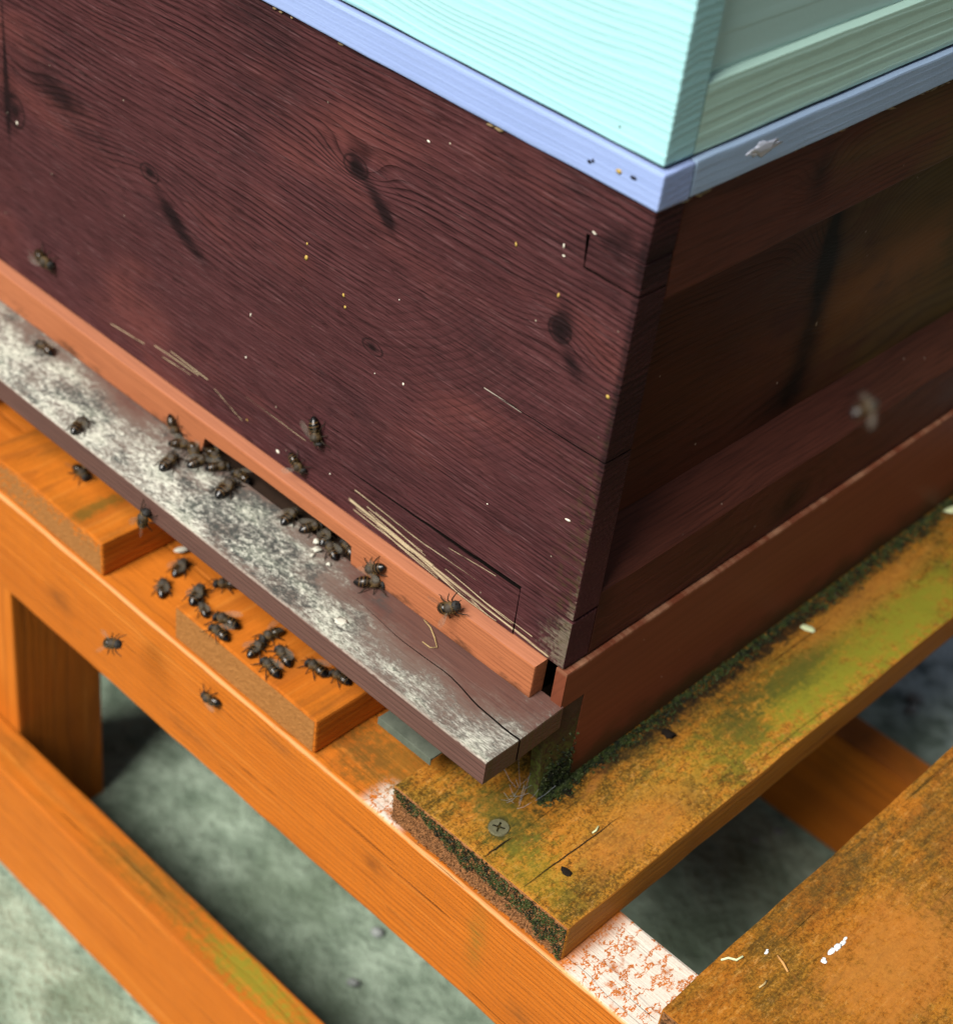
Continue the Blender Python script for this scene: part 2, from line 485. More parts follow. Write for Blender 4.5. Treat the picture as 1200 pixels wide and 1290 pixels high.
def mat_endgrain():
    T = Tree('rough_end_grain')
    n = T.noise(T.pos_v, 380.0, 4.0, .7)
    m = T.noise(T.pos_v, 60.0, 3.0, .6)
    col = T.mix(n, (.12, .045, .014), (.36, .16, .06))
    col = T.mix(T.ss(n, .52, .34), col, (.035, .018, .008))
    return T.finish(col, .85, .15, n, .0010)


def mat_paint(name, base, alt, axis, pith, freq, relief=.0008, seed=0.0, warp=.02, chips=True, lw=.6):
    T = Tree(name)
    line, fib, blo = grain(T, axis, pith, freq, warp, seed)
    br = T.noise(T.vec(T.x * (12.0 if axis == 0 else 300.0), T.y * (12.0 if axis == 1 else 300.0), T.z * 500.0), 1.0, 3.0)
    col = T.mix(T.sat(blo * .6 + br * .4), base, alt)
    sp = T.voro(T.pos_v, 75.0)
    if chips:
        col = T.mix(T.ss(sp, .055, .03) * T.ss(T.noise(T.pos_v, 30.0), .5, .62) * .8, col, (.05, .06, .07))
    mot = T.noise(T.pos_v, 700.0, 3.0)
    return T.finish(col, T.sat(.36 + blo * .2), .22, line * lw + br * .35 + mot * .25, relief)


def mat_simple(name, c0, c1, scale, rough=.6, bump=.0003, spec=.12, **kw):
    T = Tree(name)
    n = T.noise(T.pos_v, scale, 4.0, .65)
    return T.finish(T.mix(n, c0, c1), rough, spec, n, bump, **kw)


def mat_ground():
    T = Tree('concrete_ground')
    n1 = T.noise(T.pos_v, 7.0, 5.0, .6)
    n2 = T.noise(T.pos_v, 34.0, 5.0, .65)
    n3 = T.noise(T.pos_v, 160.0, 3.0, .7)
    col = T.mix(T.ss(n2, .18, .82), (.118, .165, .116), (.43, .53, .41))
    col = T.mix(T.ss(n1, .45, .62) * .6, col, (.12, .165, .105))
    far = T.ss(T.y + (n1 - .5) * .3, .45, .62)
    col = T.mix(far, col, T.mix(T.ss(n2, .36, .60), (.060, .090, .115), (.56, .66, .68)))  # bluish mottled tone, brightened to offset the shadow of the hive
    col = T.mix(T.ss(n3, .58, .7) * .4, col, (.08, .09, .07))
    ex = T.mx(T.absv(T.x + .25) - .75, T.absv(T.y - .35) - .75) + (n1 - .5) * .25     # unseen ground past the slab, darkened as grass to cut bounce light
    col = T.mix(T.ss(ex, .0, .10), col, T.mix(n3, (.022, .035, .012), (.060, .085, .028)))
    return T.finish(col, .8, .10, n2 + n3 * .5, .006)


def mat_bee_body():
    T = Tree('bee_body')
    x = T.x
    n = T.noise(T.pos_v, 1400.0, 3.0)
    ab = T.ss(x, -.0006, -.0012)
    band = T.ss(T.fract(x * 720.0 + .1 + (n - .5) * .15), .52, .72) * T.ss(T.fract(x * 720.0 + .1 + (n - .5) * .15), 1.0, .88)
    col = T.mix(band * T.ss(x, -.0060, -.0045) * .9, (.0035, .0030, .0030), (.085, .044, .012))
    th = T.mix(n, (.030, .018, .008), (.16, .100, .036))
    th = T.mix(T.ss(T.z, .0027, .0036) * .75, th, (.012, .010, .009))
    col = T.mix(ab, th, col)
    col = T.mix(T.ss(x, .0029, .0034), col, (.010, .009, .008))
    return T.finish(col, T.mix(ab, (.7, .7, .7), (.24, .24, .24)), .45, n, .0001)


def mat_wing():
    T = Tree('bee_wing')
    v = T.voro(T.vec(T.x * 500.0, T.y * 900.0, 0.0), 1.0, 'DISTANCE_TO_EDGE')
    vein = T.ss(v, .06, .02)
    col = T.mix(vein, (.36, .34, .28), (.05, .035, .02))
    T.finish(col, .22, .6)
    tr = T.n.new('ShaderNodeBsdfTransparent')
    mx = T.n.new('ShaderNodeMixShader')
    out = T.n['Material Output']
    T.put(mx.inputs[0], T.sat(.10 + vein * .28))
    T.nt.links.new(tr.outputs[0], mx.inputs[1])
    T.nt.links.new(T.bsdf.outputs[0], mx.inputs[2])
    T.nt.links.new(mx.outputs[0], out.inputs[0])
    return T.mat


# ================================================================ object helpers
def link(name, me, mat, parent=None):
    o = bpy.data.objects.new(name, me)
    COL.objects.link(o)
    if mat is not None and not me.materials:
        me.materials.append(mat)
    if parent is not None:
        o.parent = parent
        o.matrix_parent_inverse = Matrix.Translation(-parent.location)
    return o


def tag(o, label, cat=None, group=None, kind=None):
    o['label'] = label
    if cat: o['category'] = cat
    if group: o['group'] = group
    if kind: o['kind'] = kind
    return o


def thing(name, loc, label, cat, group=None):
    o = bpy.data.objects.new(name, None)
    o.empty_display_size = .02
    COL.objects.link(o)
    o.location = loc
    return tag(o, label, cat, group)


def to_mesh(bm, name, smooth=False):
    me = bpy.data.meshes.new(name)
    bmesh.ops.recalc_face_normals(bm, faces=bm.faces)
    bm.to_mesh(me)
    bm.free()
    if smooth:
        for p in me.polygons: p.use_smooth = True
    return me


def rough_up(bm, amp, scale=40.0, seed=0.0):
    for v in bm.verts:
        q = v.co * scale + Vector((seed, seed * 2.1, -seed))
        v.co += mnoise.noise_vector(q) * amp


def slice_axis(bm, ax, step):
    lo = min(v.co[ax] for v in bm.verts)
    hi = max(v.co[ax] for v in bm.verts)
    n = int((hi - lo) / step)
    no = Vector((0, 0, 0)); no[ax] = 1
    for k in range(1, n):
        p = Vector((0, 0, 0)); p[ax] = lo + (hi - lo) * k / n
        bmesh.ops.bisect_plane(bm, geom=bm.verts[:] + bm.edges[:] + bm.faces[:], plane_co=p, plane_no=no)


def box_bm(lo, hi, bev=.0008, step=.012, amp=.00018, seed=0.0, seg=2):
    bm = bmesh.new()
    bmesh.ops.create_cube(bm, size=1.0)
    for v in bm.verts:
        for i in range(3):
            v.co[i] = lo[i] if v.co[i] < 0 else hi[i]
    if bev:
        bmesh.ops.bevel(bm, geom=bm.edges[:], offset=bev, segments=seg, profile=.6, affect='EDGES')
    if step:
        big = max(range(3), key=lambda i: hi[i] - lo[i])
        slice_axis(bm, big, step)
        rough_up(bm, amp, 45.0, seed)
    return bm


def box(name, mat, parent, lo, hi, **k):
    return link(name, to_mesh(box_bm(lo, hi, **k), name), mat, parent)


def prism(name, mat, parent, outline, axis, a0, a1, bev_edges=None, amp=0.0, step=0, slit=None):
    """outline: 2-D points in the other two axes (ascending order), extruded along axis"""
    bm = bmesh.new()
    def P3(p, a):
        q = [p[0], p[1]]; q.insert(axis, a)
        return Vector(q)
    vs_ = [bm.verts.new(P3(p, a0)) for p in outline]
    f = bm.faces.new(vs_)
    r = bmesh.ops.extrude_face_region(bm, geom=[f])
    nv = [g for g in r['geom'] if isinstance(g, bmesh.types.BMVert)]
    d = Vector((0, 0, 0)); d[axis] = a1 - a0
    bmesh.ops.translate(bm, verts=nv, vec=d)
    bmesh.ops.recalc_face_normals(bm, faces=bm.faces)
    if bev_edges:
        es = [e for e in bm.edges if bev_edges(e.verts[0].co, e.verts[1].co)]
        bmesh.ops.bevel(bm, geom=es, offset=.0009, segments=2, profile=.6, affect='EDGES')
    bmesh.ops.triangulate(bm, faces=[f for f in bm.faces if len(f.verts) > 4])
    if step:
        slice_axis(bm, axis, step)
    if amp:
        rough_up(bm, amp, 60.0)
    if slit:
        bm.normal_update()
        for f in bm.faces:
            if abs(f.normal[axis]) < .5 and slit(f.calc_center_median()): f.material_index = 1
    o = link(name, to_mesh(bm, name), mat, parent)
    if slit: o.data.materials.append(M_crack)
    return o


def tube(bm, pts, radii, sides=5, caps=True):
    rings = []
    n = len(pts)
    for i, p in enumerate(pts):
        p = Vector(p)
        t = (Vector(pts[min(i + 1, n - 1)]) - Vector(pts[max(i - 1, 0)])).normalized()
        a = t.orthogonal().normalized() if i == 0 else (prev - t * prev.dot(t)).normalized()
        prev = a
        b = t.cross(a)
        r = radii[i] if isinstance(radii, (list, tuple)) else radii
        rings.append([bm.verts.new(p + (a * math.cos(2 * math.pi * k / sides) + b * math.sin(2 * math.pi * k / sides)) * r) for k in range(sides)])
    for i in range(n - 1):
        for k in range(sides):
            bm.faces.new((rings[i][k], rings[i][(k + 1) % sides], rings[i + 1][(k + 1) % sides], rings[i + 1][k]))
    if caps:
        bm.faces.new(rings[0][::-1]); bm.faces.new(rings[-1])


M_crack = mat_simple('crack_dirt_shade', (.0025, .0020, .0018), (.007, .005, .004), 600.0, .95, spec=.05)  # near-black crack dirt, with slot and gap shade put into the colour

# ================================================================ the ground
M_ground = mat_ground()
GZ = -.386
bm = bmesh.new()
fine = [-1.6 + .05 * i for i in range(65)]
xs = [-120, -40, -12, -4] + fine + [4, 12, 40, 120]
ys = [-120, -40, -12, -4] + fine + [4, 12, 40, 120]
grid = [[bm.verts.new((x, y, GZ + (mnoise.noise(Vector((x * 5, y * 5, 0))) * .006 if abs(x) < 1.6 and abs(y) < 1.6 else 0))) for y in ys] for x in xs]
for i in range(len(xs) - 1):
    for j in range(len(ys) - 1):
        bm.faces.new((grid[i][j], grid[i + 1][j], grid[i + 1][j + 1], grid[i][j + 1]))
g = link('ground', to_mesh(bm, 'ground', True), M_ground)
tag(g, 'mottled grey-green concrete ground below the hive stand', kind='structure')

# pebbles and grit scattered on it
bm = bmesh.new()
rg = random.Random(3)
for k in range(350):
    x, y = rg.uniform(-1.0, .5), rg.uniform(-.3, 1.1)
    s = rg.uniform(.002, .006) * (2.0 if y > .5 else 1.0)
    m = Matrix.Translation((x, y, GZ + s * .3)) @ Matrix.Rotation(rg.uniform(0, 6), 4, 'Z') @ Matrix.Diagonal((s, s * rg.uniform(.6, 1), s * .55, 1))
    bmesh.ops.create_icosphere(bm, subdivisions=1, radius=1.0, matrix=m)
g = link('gravel', to_mesh(bm, 'gravel', True), mat_simple('gravel_stone', (.10, .12, .12), (.42, .44, .42), 30.0, .8))
tag(g, 'loose grit and small pebbles on the ground', 'gravel', kind='stuff')

# ================================================================ hive stand
stand = thing('hive_stand', (.0, .15, GZ), 'orange stained timber stand of planks on rails under the hive', 'stand')
ORANGE = {}
m_p1, _ = mat_orange('orange_plank_algae', 1, 1.3, (.02, -.30), algae=.9, dirt=.2, tone=1.0, olive=.5, patch=(
    (.040, .20, .026, .17, 0, 'g', .55), (.046, .25, .020, .07, 0, 'g', .95), (.044, .165, .017, .055, 0, 'g', .80), (.030, .16, .012, .045, 0, 'm', .9),
    (.036, .110, .016, .022, 0, 'd', .5), (.024, .128, .012, .02, 0, 'd', .4), (.012, .10, .012, .10, 0, 'd', .40), (-.002, -.022, .03, .018, 0, 'm', .7),
    (.045, .02, .018, .05, 0, 'o', .55), (.03, -.035, .025, .02, 0, 'g', .35), (.02, .24, .012, .08, 0, 'o', .6), (.008, .011, .004, .004, 0, 'k', 1.0), (.010, .03, .004, .02, .4, 'o', .7),
    (.008, .18, .007, .22, 0, 'k', .9), (.0022, -.029, .0065, .0065, 0, 'd', 1.0)))
m_p2, _ = mat_orange('orange_plank_clean', 1, 5.1, (-.15, -.25), algae=.12, dirt=.25)
m_p3, _ = mat_orange('orange_plank_left', 1, 8.4, (-.32, -.22), algae=.15, dirt=.2, patch=((-.29, -.035, .006, .03, 0, 'm', .6),))
m_p4, _ = mat_orange('orange_plank_dirty', 1, 2.2, (.16, -.28), algae=.62, dirt=.45, tone=.78, olive=.30, patch=((.165, .05, .03, .06, 0, 'o', .7), (.12, .06, .012, .05, 0, 'd', .5), (.14, .13, .03, .03, 0, 'd', .35)))
m_rail, TR = mat_orange('orange_rail', 0, 3.7, (-.02, -.20), algae=0, dirt=.28, pale=((-.068, -.046), (.058, .118)), patch=((-.07, -.02, .04, .03, 0, 'm', .55), (-.085, -.03, .02, .02, 0, 'd', .3)), freq=330.0)
m_brace, _ = mat_orange('orange_brace', 0, 6.6, (-.02, -.42), algae=.15, dirt=.2, patch=((-.12, -.06, .05, .012, 0, 'g', .9), (-.20, -.06, .06, .012, 0, 'm', .45)))
m_leg, _ = mat_orange('orange_leg', 2, 4.4, (-.39, .0), dirt=.3)

PX = [(-.845, -.742, m_p2, 8), (-.686, -.583, m_p3, 7), (-.527, -.424, m_p2, 6), (-.368, -.2635, m_p3, 5), (-.204, -.0985, m_p2, 4), (-.0465, .0605, m_p1, 1), (.1125, .2185, m_p4, 2), (.271, .377, m_p2, 3)]  # first two planks lie out of view, added to shade the ground
for i, (x0, x1, mt, sd) in enumerate(PX):
    if i == 5:
        pl = box('plank', mt, stand, (x0, -.0472, -.0998), (x1, .440, -.078), bev=.0012, seed=sd, amp=.0006)
    else:
        pl = box('plank', mt, stand, (x0, -.048, -.0998), (x1, .440, -.078), bev=.0014, seed=sd, amp=.0006)
RY = [(-.0505, -.006), (.398, .442)]
for (y0, y1) in RY:
    box('rail', m_rail, stand, (-.90, y0, -.1695), (.41, y1, -.1001), bev=.0016, seed=y0 * 9, amp=.0006)
box('gap_blocker', m_rail, stand, (-.90, -.0057, -.1500), (-.052, .0150, -.1002), bev=.001, seed=4)  # made-up piece behind the rail, added to keep the gap dark
for (y0, y1) in ((-.0755, -.0495), (.353, .380)):
    box('brace', m_brace, stand, (-.90, y0, -.380), (.41, y1, -.286), bev=.0016, seed=y0 * 7, amp=.0004, step=.02)
for x0 in (-.422, .31):
    for (y0, y1) in ((-.0492, .013), (.381, .442)):
        box('leg', m_leg, stand, (x0, y0 + (.0005 if y0 < 0 else 0), GZ - .004), (x0 + .070, y1, -.1697), bev=.0015, seed=x0 + y0, amp=.0004, step=.02)

# torn rough end grain of the algae covered plank
bm = bmesh.new()
NXg, NZg = 150, 34
gv = []
for i in range(NXg + 1):
    row = []
    for j in range(NZg + 1):
        x = -.0460 + .1060 * i / NXg
        z = -.0996 + .0212 * j / NZg
        e = min(i, NXg - i, j, NZg - j)
        d = (mnoise.noise(Vector((x * 620, 0, z * 620))) * .5 + mnoise.noise(Vector((x * 1400, 5, z * 1400))) * .45) * .0019
        row.append(bm.verts.new((x, -.0474 + (0.0006 if e == 0 else -abs(d) * 1.3), z)))
    gv.append(row)
for i in range(NXg):
    for j in range(NZg):
        bm.faces.new((gv[i][j], gv[i + 1][j], gv[i + 1][j + 1], gv[i][j + 1]))
M_endg = mat_endgrain()
o = link('end_grain', to_mesh(bm, 'end_grain'), M_endg, stand)
o['label'] = 'torn rough brown end grain of the algae covered plank'
# lighter sawn end grain of the plank between the bees
M_endl = mat_simple('sawn_end_grain', (.20, .075, .016), (.42, .185, .055), 420.0, .8, .0006)
for (x0, x1) in ((-.2028, -.0998), (.1138, .2172), (-.3668, -.2648)):
    bm = bmesh.new()
    n_, m_ = 90, 18
    gv = [[bm.verts.new((x0 + (x1 - x0) * i / n_, -.0481 - (0 if min(i, n_ - i, j, m_ - j) == 0 else abs(mnoise.noise(Vector((x0 + i * .75, 3, j * .75)))) * .0005), -.0990 + .0202 * j / m_)) for j in range(m_ + 1)] for i in range(n_ + 1)]
    for i in range(n_):
        for j in range(m_):
            bm.faces.new((gv[i][j], gv[i + 1][j], gv[i + 1][j + 1], gv[i][j + 1]))
    link('end_grain', to_mesh(bm, 'end_grain'), M_endl if x0 < .1 else M_endg, stand)


# moss tufts, one mesh per patch
def tufts(name, mat, parent, pts, seed, size=(.0004, .0011), blades=3):
    rg = random.Random(seed)
    vv, ff = [], []
    for (p, n) in pts:
        p, n = Vector(p), Vector(n).normalized()
        for b in range(blades):
            d = (n + Vector((rg.gauss(0, .6), rg.gauss(0, .6), rg.gauss(0, .6)))).normalized()
            s = rg.uniform(*size)
            sd = d.orthogonal().normalized()
            sd.rotate(Matrix.Rotation(rg.uniform(0, 6.3), 3, d))
            w = s * rg.uniform(.25, .45)
            k = len(vv)
            bend = d.cross(sd) * s * rg.uniform(-.3, .3)
            vv += [p - sd * w, p + sd * w, p + d * s * .6 + sd * w * .7 + bend * .5, p + d * s * 1.05 + bend, p + d * s * .6 - sd * w * .7 + bend * .5]
            ff.append((k, k + 1, k + 2, k + 3, k + 4))
    me = bpy.data.meshes.new(name)
    me.from_pydata([tuple(v) for v in vv], [], ff)
    o = link(name, me, mat, parent)
    o['kind'] = 'stuff'
    return o


def mat_moss():
    T = Tree('dark_moss')
    n = T.noise(T.pos_v, 260.0, 2.0)
    f = T.noise(T.pos_v, 1500.0, 1.0)
    col = T.mix(T.ss(n, .35, .62), (.010, .014, .007), (.050, .072, .016))
    col = T.mix(T.ss(f, .66, .72) * .8, col, (.26, .26, .14))
    return T.finish(col, .75, .3)


M_moss = mat_moss()
rg = random.Random(11)
pts = []
while len(pts) < 2600:
    x, z = rg.uniform(-.046, .060), rg.uniform(-.0995, -.0785)
    t = (x + .046) / .106
    q = (z + .0995) / .021
    lim = .80 - .62 * t
    if q + mnoise.noise(Vector((x * 160, 0, z * 160))) * .28 > lim and rg.random() < .75:
        pts.append(((x, -.0481, z), (0, -1, .25)))
o = tufts('moss', M_moss, stand, pts, 5)
M_fib = mat_simple('torn_fibre', (.10, .040, .014), (.42, .20, .085), 900.0, .85)
fp = [((rg.uniform(-.046, .060), -.0479, rg.uniform(-.0994, -.0788)), (rg.uniform(-.3, .3), -1, rg.uniform(-.3, .5))) for k in range(2600)]
of = tufts('torn_fibre', M_fib, stand, fp, 6, (.0004, .0010), 2)
o['label'] = 'dark green moss crust on the rough plank end'

# screw, screw hole, knots
M_scr = mat_simple('old_screw', (.12, .12, .075), (.30, .28, .16), 900.0, .5, .0002, Metallic=.55)
bm = bmesh.new()
sx, sy, sz = .0022, -.029, -.0784
R_ = .0050
outer = [bm.verts.new((sx + R_ * math.cos(a), sy + R_ * math.sin(a), sz)) for a in [2 * math.pi * k / 24 for k in range(24)]]
mid_ = [bm.verts.new((sx + R_ * .93 * math.cos(a), sy + R_ * .93 * math.sin(a), sz + .0011)) for a in [2 * math.pi * k / 24 for k in range(24)]]
star = []
for k in range(24):
    a = 2 * math.pi * k / 24
    arm = (k % 6 == 0)
    r = R_ * (.66 if arm else (.50 if k % 6 in (1, 5) else .20))
    star.append(bm.verts.new((sx + r * math.cos(a + .5), sy + r * math.sin(a + .5), sz + .00105)))
deep = [bm.verts.new((v.co.x, v.co.y, sz - .0014)) for v in star]
for k in range(24):
    j = (k + 1) % 24
    bm.faces.new((outer[k], outer[j], mid_[j], mid_[k]))
    bm.faces.new((mid_[k], mid_[j], star[j], star[k]))
    bm.faces.new((star[k], star[j], deep[j], deep[k]))
bm.faces.new(deep)
bm.normal_update()
for f in bm.faces:
    if f.calc_center_median().z < sz + .0003 and max((v.co - Vector((sx, sy, sz))).length for v in f.verts) < R_ * .8: f.material_index = 1
o = link('screw', to_mesh(bm, 'screw'), M_scr, stand)
o.data.materials.append(M_crack)
M_black = mat_simple('black_hole', (.006, .005, .004), (.018, .012, .008), 600.0, .9)


def blob(name, mat, parent, loc, size, normal=(0, 0, 1), seed=0, rot=0.0, sub=2, amp=.35):
    bm = bmesh.new()
    bmesh.ops.create_icosphere(bm, subdivisions=sub, radius=1.0)
    for v in bm.verts:
        v.co *= 1 + amp * mnoise.noise(v.co * 1.6 + Vector((seed * 3.1, seed, 0)))
    n = Vector(normal)
    q = n.to_track_quat('Z', 'Y').to_matrix().to_4x4()
    bm.transform(Matrix.Translation(loc) @ q @ Matrix.Rotation(rot, 4, 'Z') @ Matrix.Diagonal((*size, 1)))
    return link(name, to_mesh(bm, name, True), mat, parent)


blob('screw_hole', M_black, stand, (.039, -.0244, -.0781), (.0032, .0022, .0006), seed=3)
blob('knot', M_black, stand, (.0084, .0113, -.0782), (.0028, .0024, .0006), seed=5)
for (x0, y0, x1, y1, w) in ((.0096, -.0465, .0100, -.0284, .00028), (.0324, -.0455, .0342, .018, .00022)):
    bm = bmesh.new()
    n_ = 14
    L, Rr = [], []
    for k in range(n_ + 1):
        t = k / n_
        x = x0 + (x1 - x0) * t + .0006 * mnoise.noise(Vector((t * 6, x0 * 90, 0)))
        y = y0 + (y1 - y0) * t
        ww = w * (math.sin(math.pi * (.06 + .9 * t)) + .15)
        L.append(bm.verts.new((x - ww, y, -.0774))); Rr.append(bm.verts.new((x + ww, y, -.0774)))
    for k in range(n_):
        bm.faces.new((L[k], Rr[k], Rr[k + 1], L[k + 1]))
    link('crack', to_mesh(bm, 'crack'), M_black, stand)

# ================================================================ hive floor with landing board
M_floor = mat_floor_side()
M_board = mat_board()
M_dark = mat_simple('shade_dark_timber', (.012, .008, .006), (.04, .022, .014), 90.0, .7)  # toned near-black, shade of gateway and underside put into the colour
floor = thing('hive_floor', (-.23, .23, -.078), 'red brown wooden hive floor with a weathered landing board in front', 'hive floor')
prism('side_runner', M_floor, floor, [(.0004, -.0008), (.462, -.0008), (.462, -.0776), (.0172, -.0776), (.0172, -.0224), (.0004, -.0224)], 0, -.0040, .0022, bev_edges=lambda a, b: a.x > .002 and b.x > .002 and abs(a.y - b.y) > .1)
box('side_runner', M_floor, floor, (-.462, -.008, -.0776), (-.4565, .462, -.0008), bev=.0007, seed=2.5, amp=.00022)
M_endb = mat_end_block()
prism('end_block', M_endb, floor, [(-.0090, -.0225), (.0168, -.0225), (.0168, -.0777), (-.0030, -.0777)], 0, -.0040, .0020, step=.002, amp=.0002)
prism('end_block', M_endb, floor, [(-.0090, -.0225), (.0168, -.0225), (.0168, -.0777), (-.0030, -.0777)], 0, -.462, -.456)
box('floor_panel', M_dark, floor, (-.456, -.0048, -.0400), (-.0222, .461, -.0222), bev=.0005, step=.05)  # dark sheet seen through the gateway in place of its shade
box('cross_bar', M_dark, floor, (-.456, .028, -.0776), (-.0042, .046, -.0402), bev=.0005, step=.05)
box('rear_bar', M_dark, floor, (-.456, .446, -.0776), (-.0042, .4615, -.0402), bev=.0005, step=.05)
# landing board, split by a long crack from its right end
def lb_crack(x):
    t = (x + .118) / .122
    return -.0222 - .0065 * t ** 2 + .0009 * math.sin(t * 13) + .0012 * mnoise.noise(Vector((x * 60, 1, 0)))
bmB = bmesh.new()
crx = [-.118 + .122 * k / 24 for k in range(25)]
out_ = [(-.470, -.0490), (.0040, -.0492)]
wid = lambda x: .00002 + .00050 * ((x + .118) / .122)
out_ += [(x, lb_crack(x) - wid(x)) for x in reversed(crx)]
out_ += [(x, lb_crack(x) + wid(x)) for x in crx[1:]]
out_ += [(.0030, .0016), (-.022, .0016), (-.022, -.0050), (-.470, -.0050)]
prism('landing_board', M_board, floor, out_, 2, -.0342, -.0205,
      bev_edges=lambda a, b: (abs(a.y - b.y) < .002 and a.y < -.048 and abs(a.x - b.x) > .1) or (a.x > .0029 and b.x > .0029 and abs(a.z - b.z) < 1e-5 and abs(a.y - b.y) > .01),
      slit=lambda c: -.13 < c.x < .0025 and -.045 < c.y < -.005)
# galvanised tray sliding out under the board
tray = thing('sliding_tray', (-.05, .0, -.060), 'thin grey metal tray edge showing under the landing board', 'tray')
M_tray = mat_simple('galvanised_tray', (.07, .085, .065), (.20, .22, .17), 160.0, .6, .0002, Metallic=.35)
box('tray_plate', M_tray, tray, (-.0705, -.0358, -.0612), (-.0362, .027, -.0598), bev=.0003, step=.01)
box('tray_lip', M_tray, tray, (-.0705, -.0366, -.0640), (-.0362, -.0359, -.0595), bev=.0002, step=.01)

# entrance block with two low gateways
M_strip = mat_strip()
blk = thing('entrance_block', (-.23, .004, -.0205), 'long reddish wooden entrance block with notched gateway on the landing board', 'entrance block')
ol = [(-.448, -.0203), (-.236, -.0203), (-.2335, -.0100), (-.215, -.0094), (-.190, -.0090), (-.1290, -.0088), (-.1262, -.0096), (-.1255, -.0203), (-.0105, -.0203), (-.0103, -.0010), (-.448, -.0010)]
prism('block', M_strip, blk, ol, 1, -.0066, .0020, bev_edges=lambda a, b: a.y < -.006 and b.y < -.006 and abs(a.x - b.x) > .05 or (a.x > -.011 and b.x > -.011 and a.y < -.006 and b.y < -.006))

# ================================================================ brood box
M_bf = mat_brown_front()
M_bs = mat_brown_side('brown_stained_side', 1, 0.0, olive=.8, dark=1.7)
M_bw = mat_brown_side('brown_recessed_wall', 1, 4.0, olive=.9, dark=1.1, wall=True)  # toned darker than the rails to paint the shade of the recess
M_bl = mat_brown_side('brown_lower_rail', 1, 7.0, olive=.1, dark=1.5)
M_be = mat_brown_side('brown_end_grain', 2, 2.0, olive=0.0, dark=.8)
brood = thing('brood_box', (-.23, .23, .0), 'dark brown stained wooden brood box with finger jointed corner', 'hive box')
TH = .0165
# front panel outline with shake cracks and the notches of the corner joints
def jag(x0, z0, x1, z1, w0, n, ph, up):
    r = []
    for k in range(n + 1):
        t = k / n
        x = x0 + (x1 - x0) * t
        z = z0 + (z1 - z0) * t + .0006 * mnoise.noise(Vector((x * 90, ph, 0)))
        r.append((x, z + up * w0 * math.sqrt(max(0, 1 - t))))
    return r
ol = [(-.460, .0003), (-.0305, .0003), (-.0303, .0262)]
c1 = jag(-.0303, .0264, -.152, .0246, .00045, 22, 2, -1)[1:]
ol += c1
c1u = jag(-.0002, .0288, -.152, .0246, .00045, 26, 2, 1)
ol += list(reversed(c1u))[1:]
c2l = jag(-.0002, .1128, -.0640, .1120, .00040, 18, 4, -1)
c2u = jag(-.0002, .1128, -.0640, .1120, .00040, 18, 4, 1)
ol += c2l + list(reversed(c2u))[1:]
ol += [(-.0001, .1885), (-.0271, .1887), (-.0284, .2028), (-.0003, .2034), (.0, .2246), (-.460, .2246)]
prism('front_panel', M_bf, brood, ol, 1, .0, TH,
      bev_edges=lambda a, b: a.y < .001 and b.y < .001 and ((a.x > -.001 and b.x > -.001 and abs(a.z - b.z) > .01) or (a.z > .2 and b.z > .2 and abs(a.x - b.x) > .1)),
      slit=lambda c: -.20 < c.x < -.0004 and .001 < c.z < .21)
box('upper_tenon', M_bf, brood, (-.0268, -.0001, .1891), (-.0001, TH, .2026), bev=.0005, step=.006, amp=.0003, seed=3)
box('lower_tenon', M_bf, brood, (-.0301, .0001, .0004), (-.0003, TH, .0274), bev=.0006, step=.006, amp=.0004, seed=5)
for sgn, xo in ((1, 0.0), (-1, -.460)):
    X = lambda v: xo + sgn * v
    def bx(nm, mt, x0, x1, y0, y1, z0, z1, **k):
        a, b = sorted((X(x0), X(x1)))
        return box(nm, mt, brood, (a, y0, z0), (b, y1, z1), **k)
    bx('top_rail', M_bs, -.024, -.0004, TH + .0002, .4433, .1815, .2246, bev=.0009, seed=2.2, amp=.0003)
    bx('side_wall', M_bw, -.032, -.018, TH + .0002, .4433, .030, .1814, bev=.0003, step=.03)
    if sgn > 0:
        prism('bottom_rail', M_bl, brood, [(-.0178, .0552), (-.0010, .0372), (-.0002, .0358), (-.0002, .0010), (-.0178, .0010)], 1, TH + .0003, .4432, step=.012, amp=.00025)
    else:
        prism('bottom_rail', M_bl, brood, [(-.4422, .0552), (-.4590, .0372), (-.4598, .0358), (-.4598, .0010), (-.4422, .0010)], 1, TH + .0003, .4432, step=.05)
box('rear_panel', M_bf, brood, (-.460, .4435, .0003), (.0, .460, .2246), bev=.0009, step=.05)

# raised splinters on the lower front edge
M_raw = mat_simple('raw_splinter', (.40, .30, .17), (.66, .55, .36), 500.0, .7)
rg = random.Random(21)
for k in range(9):
    x0 = rg.uniform(-.134, -.045)
    z0 = .0118 - (x0 + .132) * .075 + rg.uniform(-.0052, .0045)
    L = rg.uniform(.014, .045)
    sl = -.09 + rg.uniform(-.05, .03)
    lift = rg.uniform(.0001, .0005)
    bm = bmesh.new()
    pts = []
    for i in range(7):
        t = i / 6
        pts.append((x0 + L * t, -.0001 - lift * math.sin(t * 2.2), max(.0010, z0 + sl * L * t + .0004 * math.sin(t * 5 + k))))
    tube(bm, pts, [.00004 + .00013 * math.sin(math.pi * (.1 + .8 * i / 6)) * rg.uniform(.6, 1.1) for i in range(7)], 4)
    link('splinter', to_mesh(bm, 'splinter'), M_raw, brood)

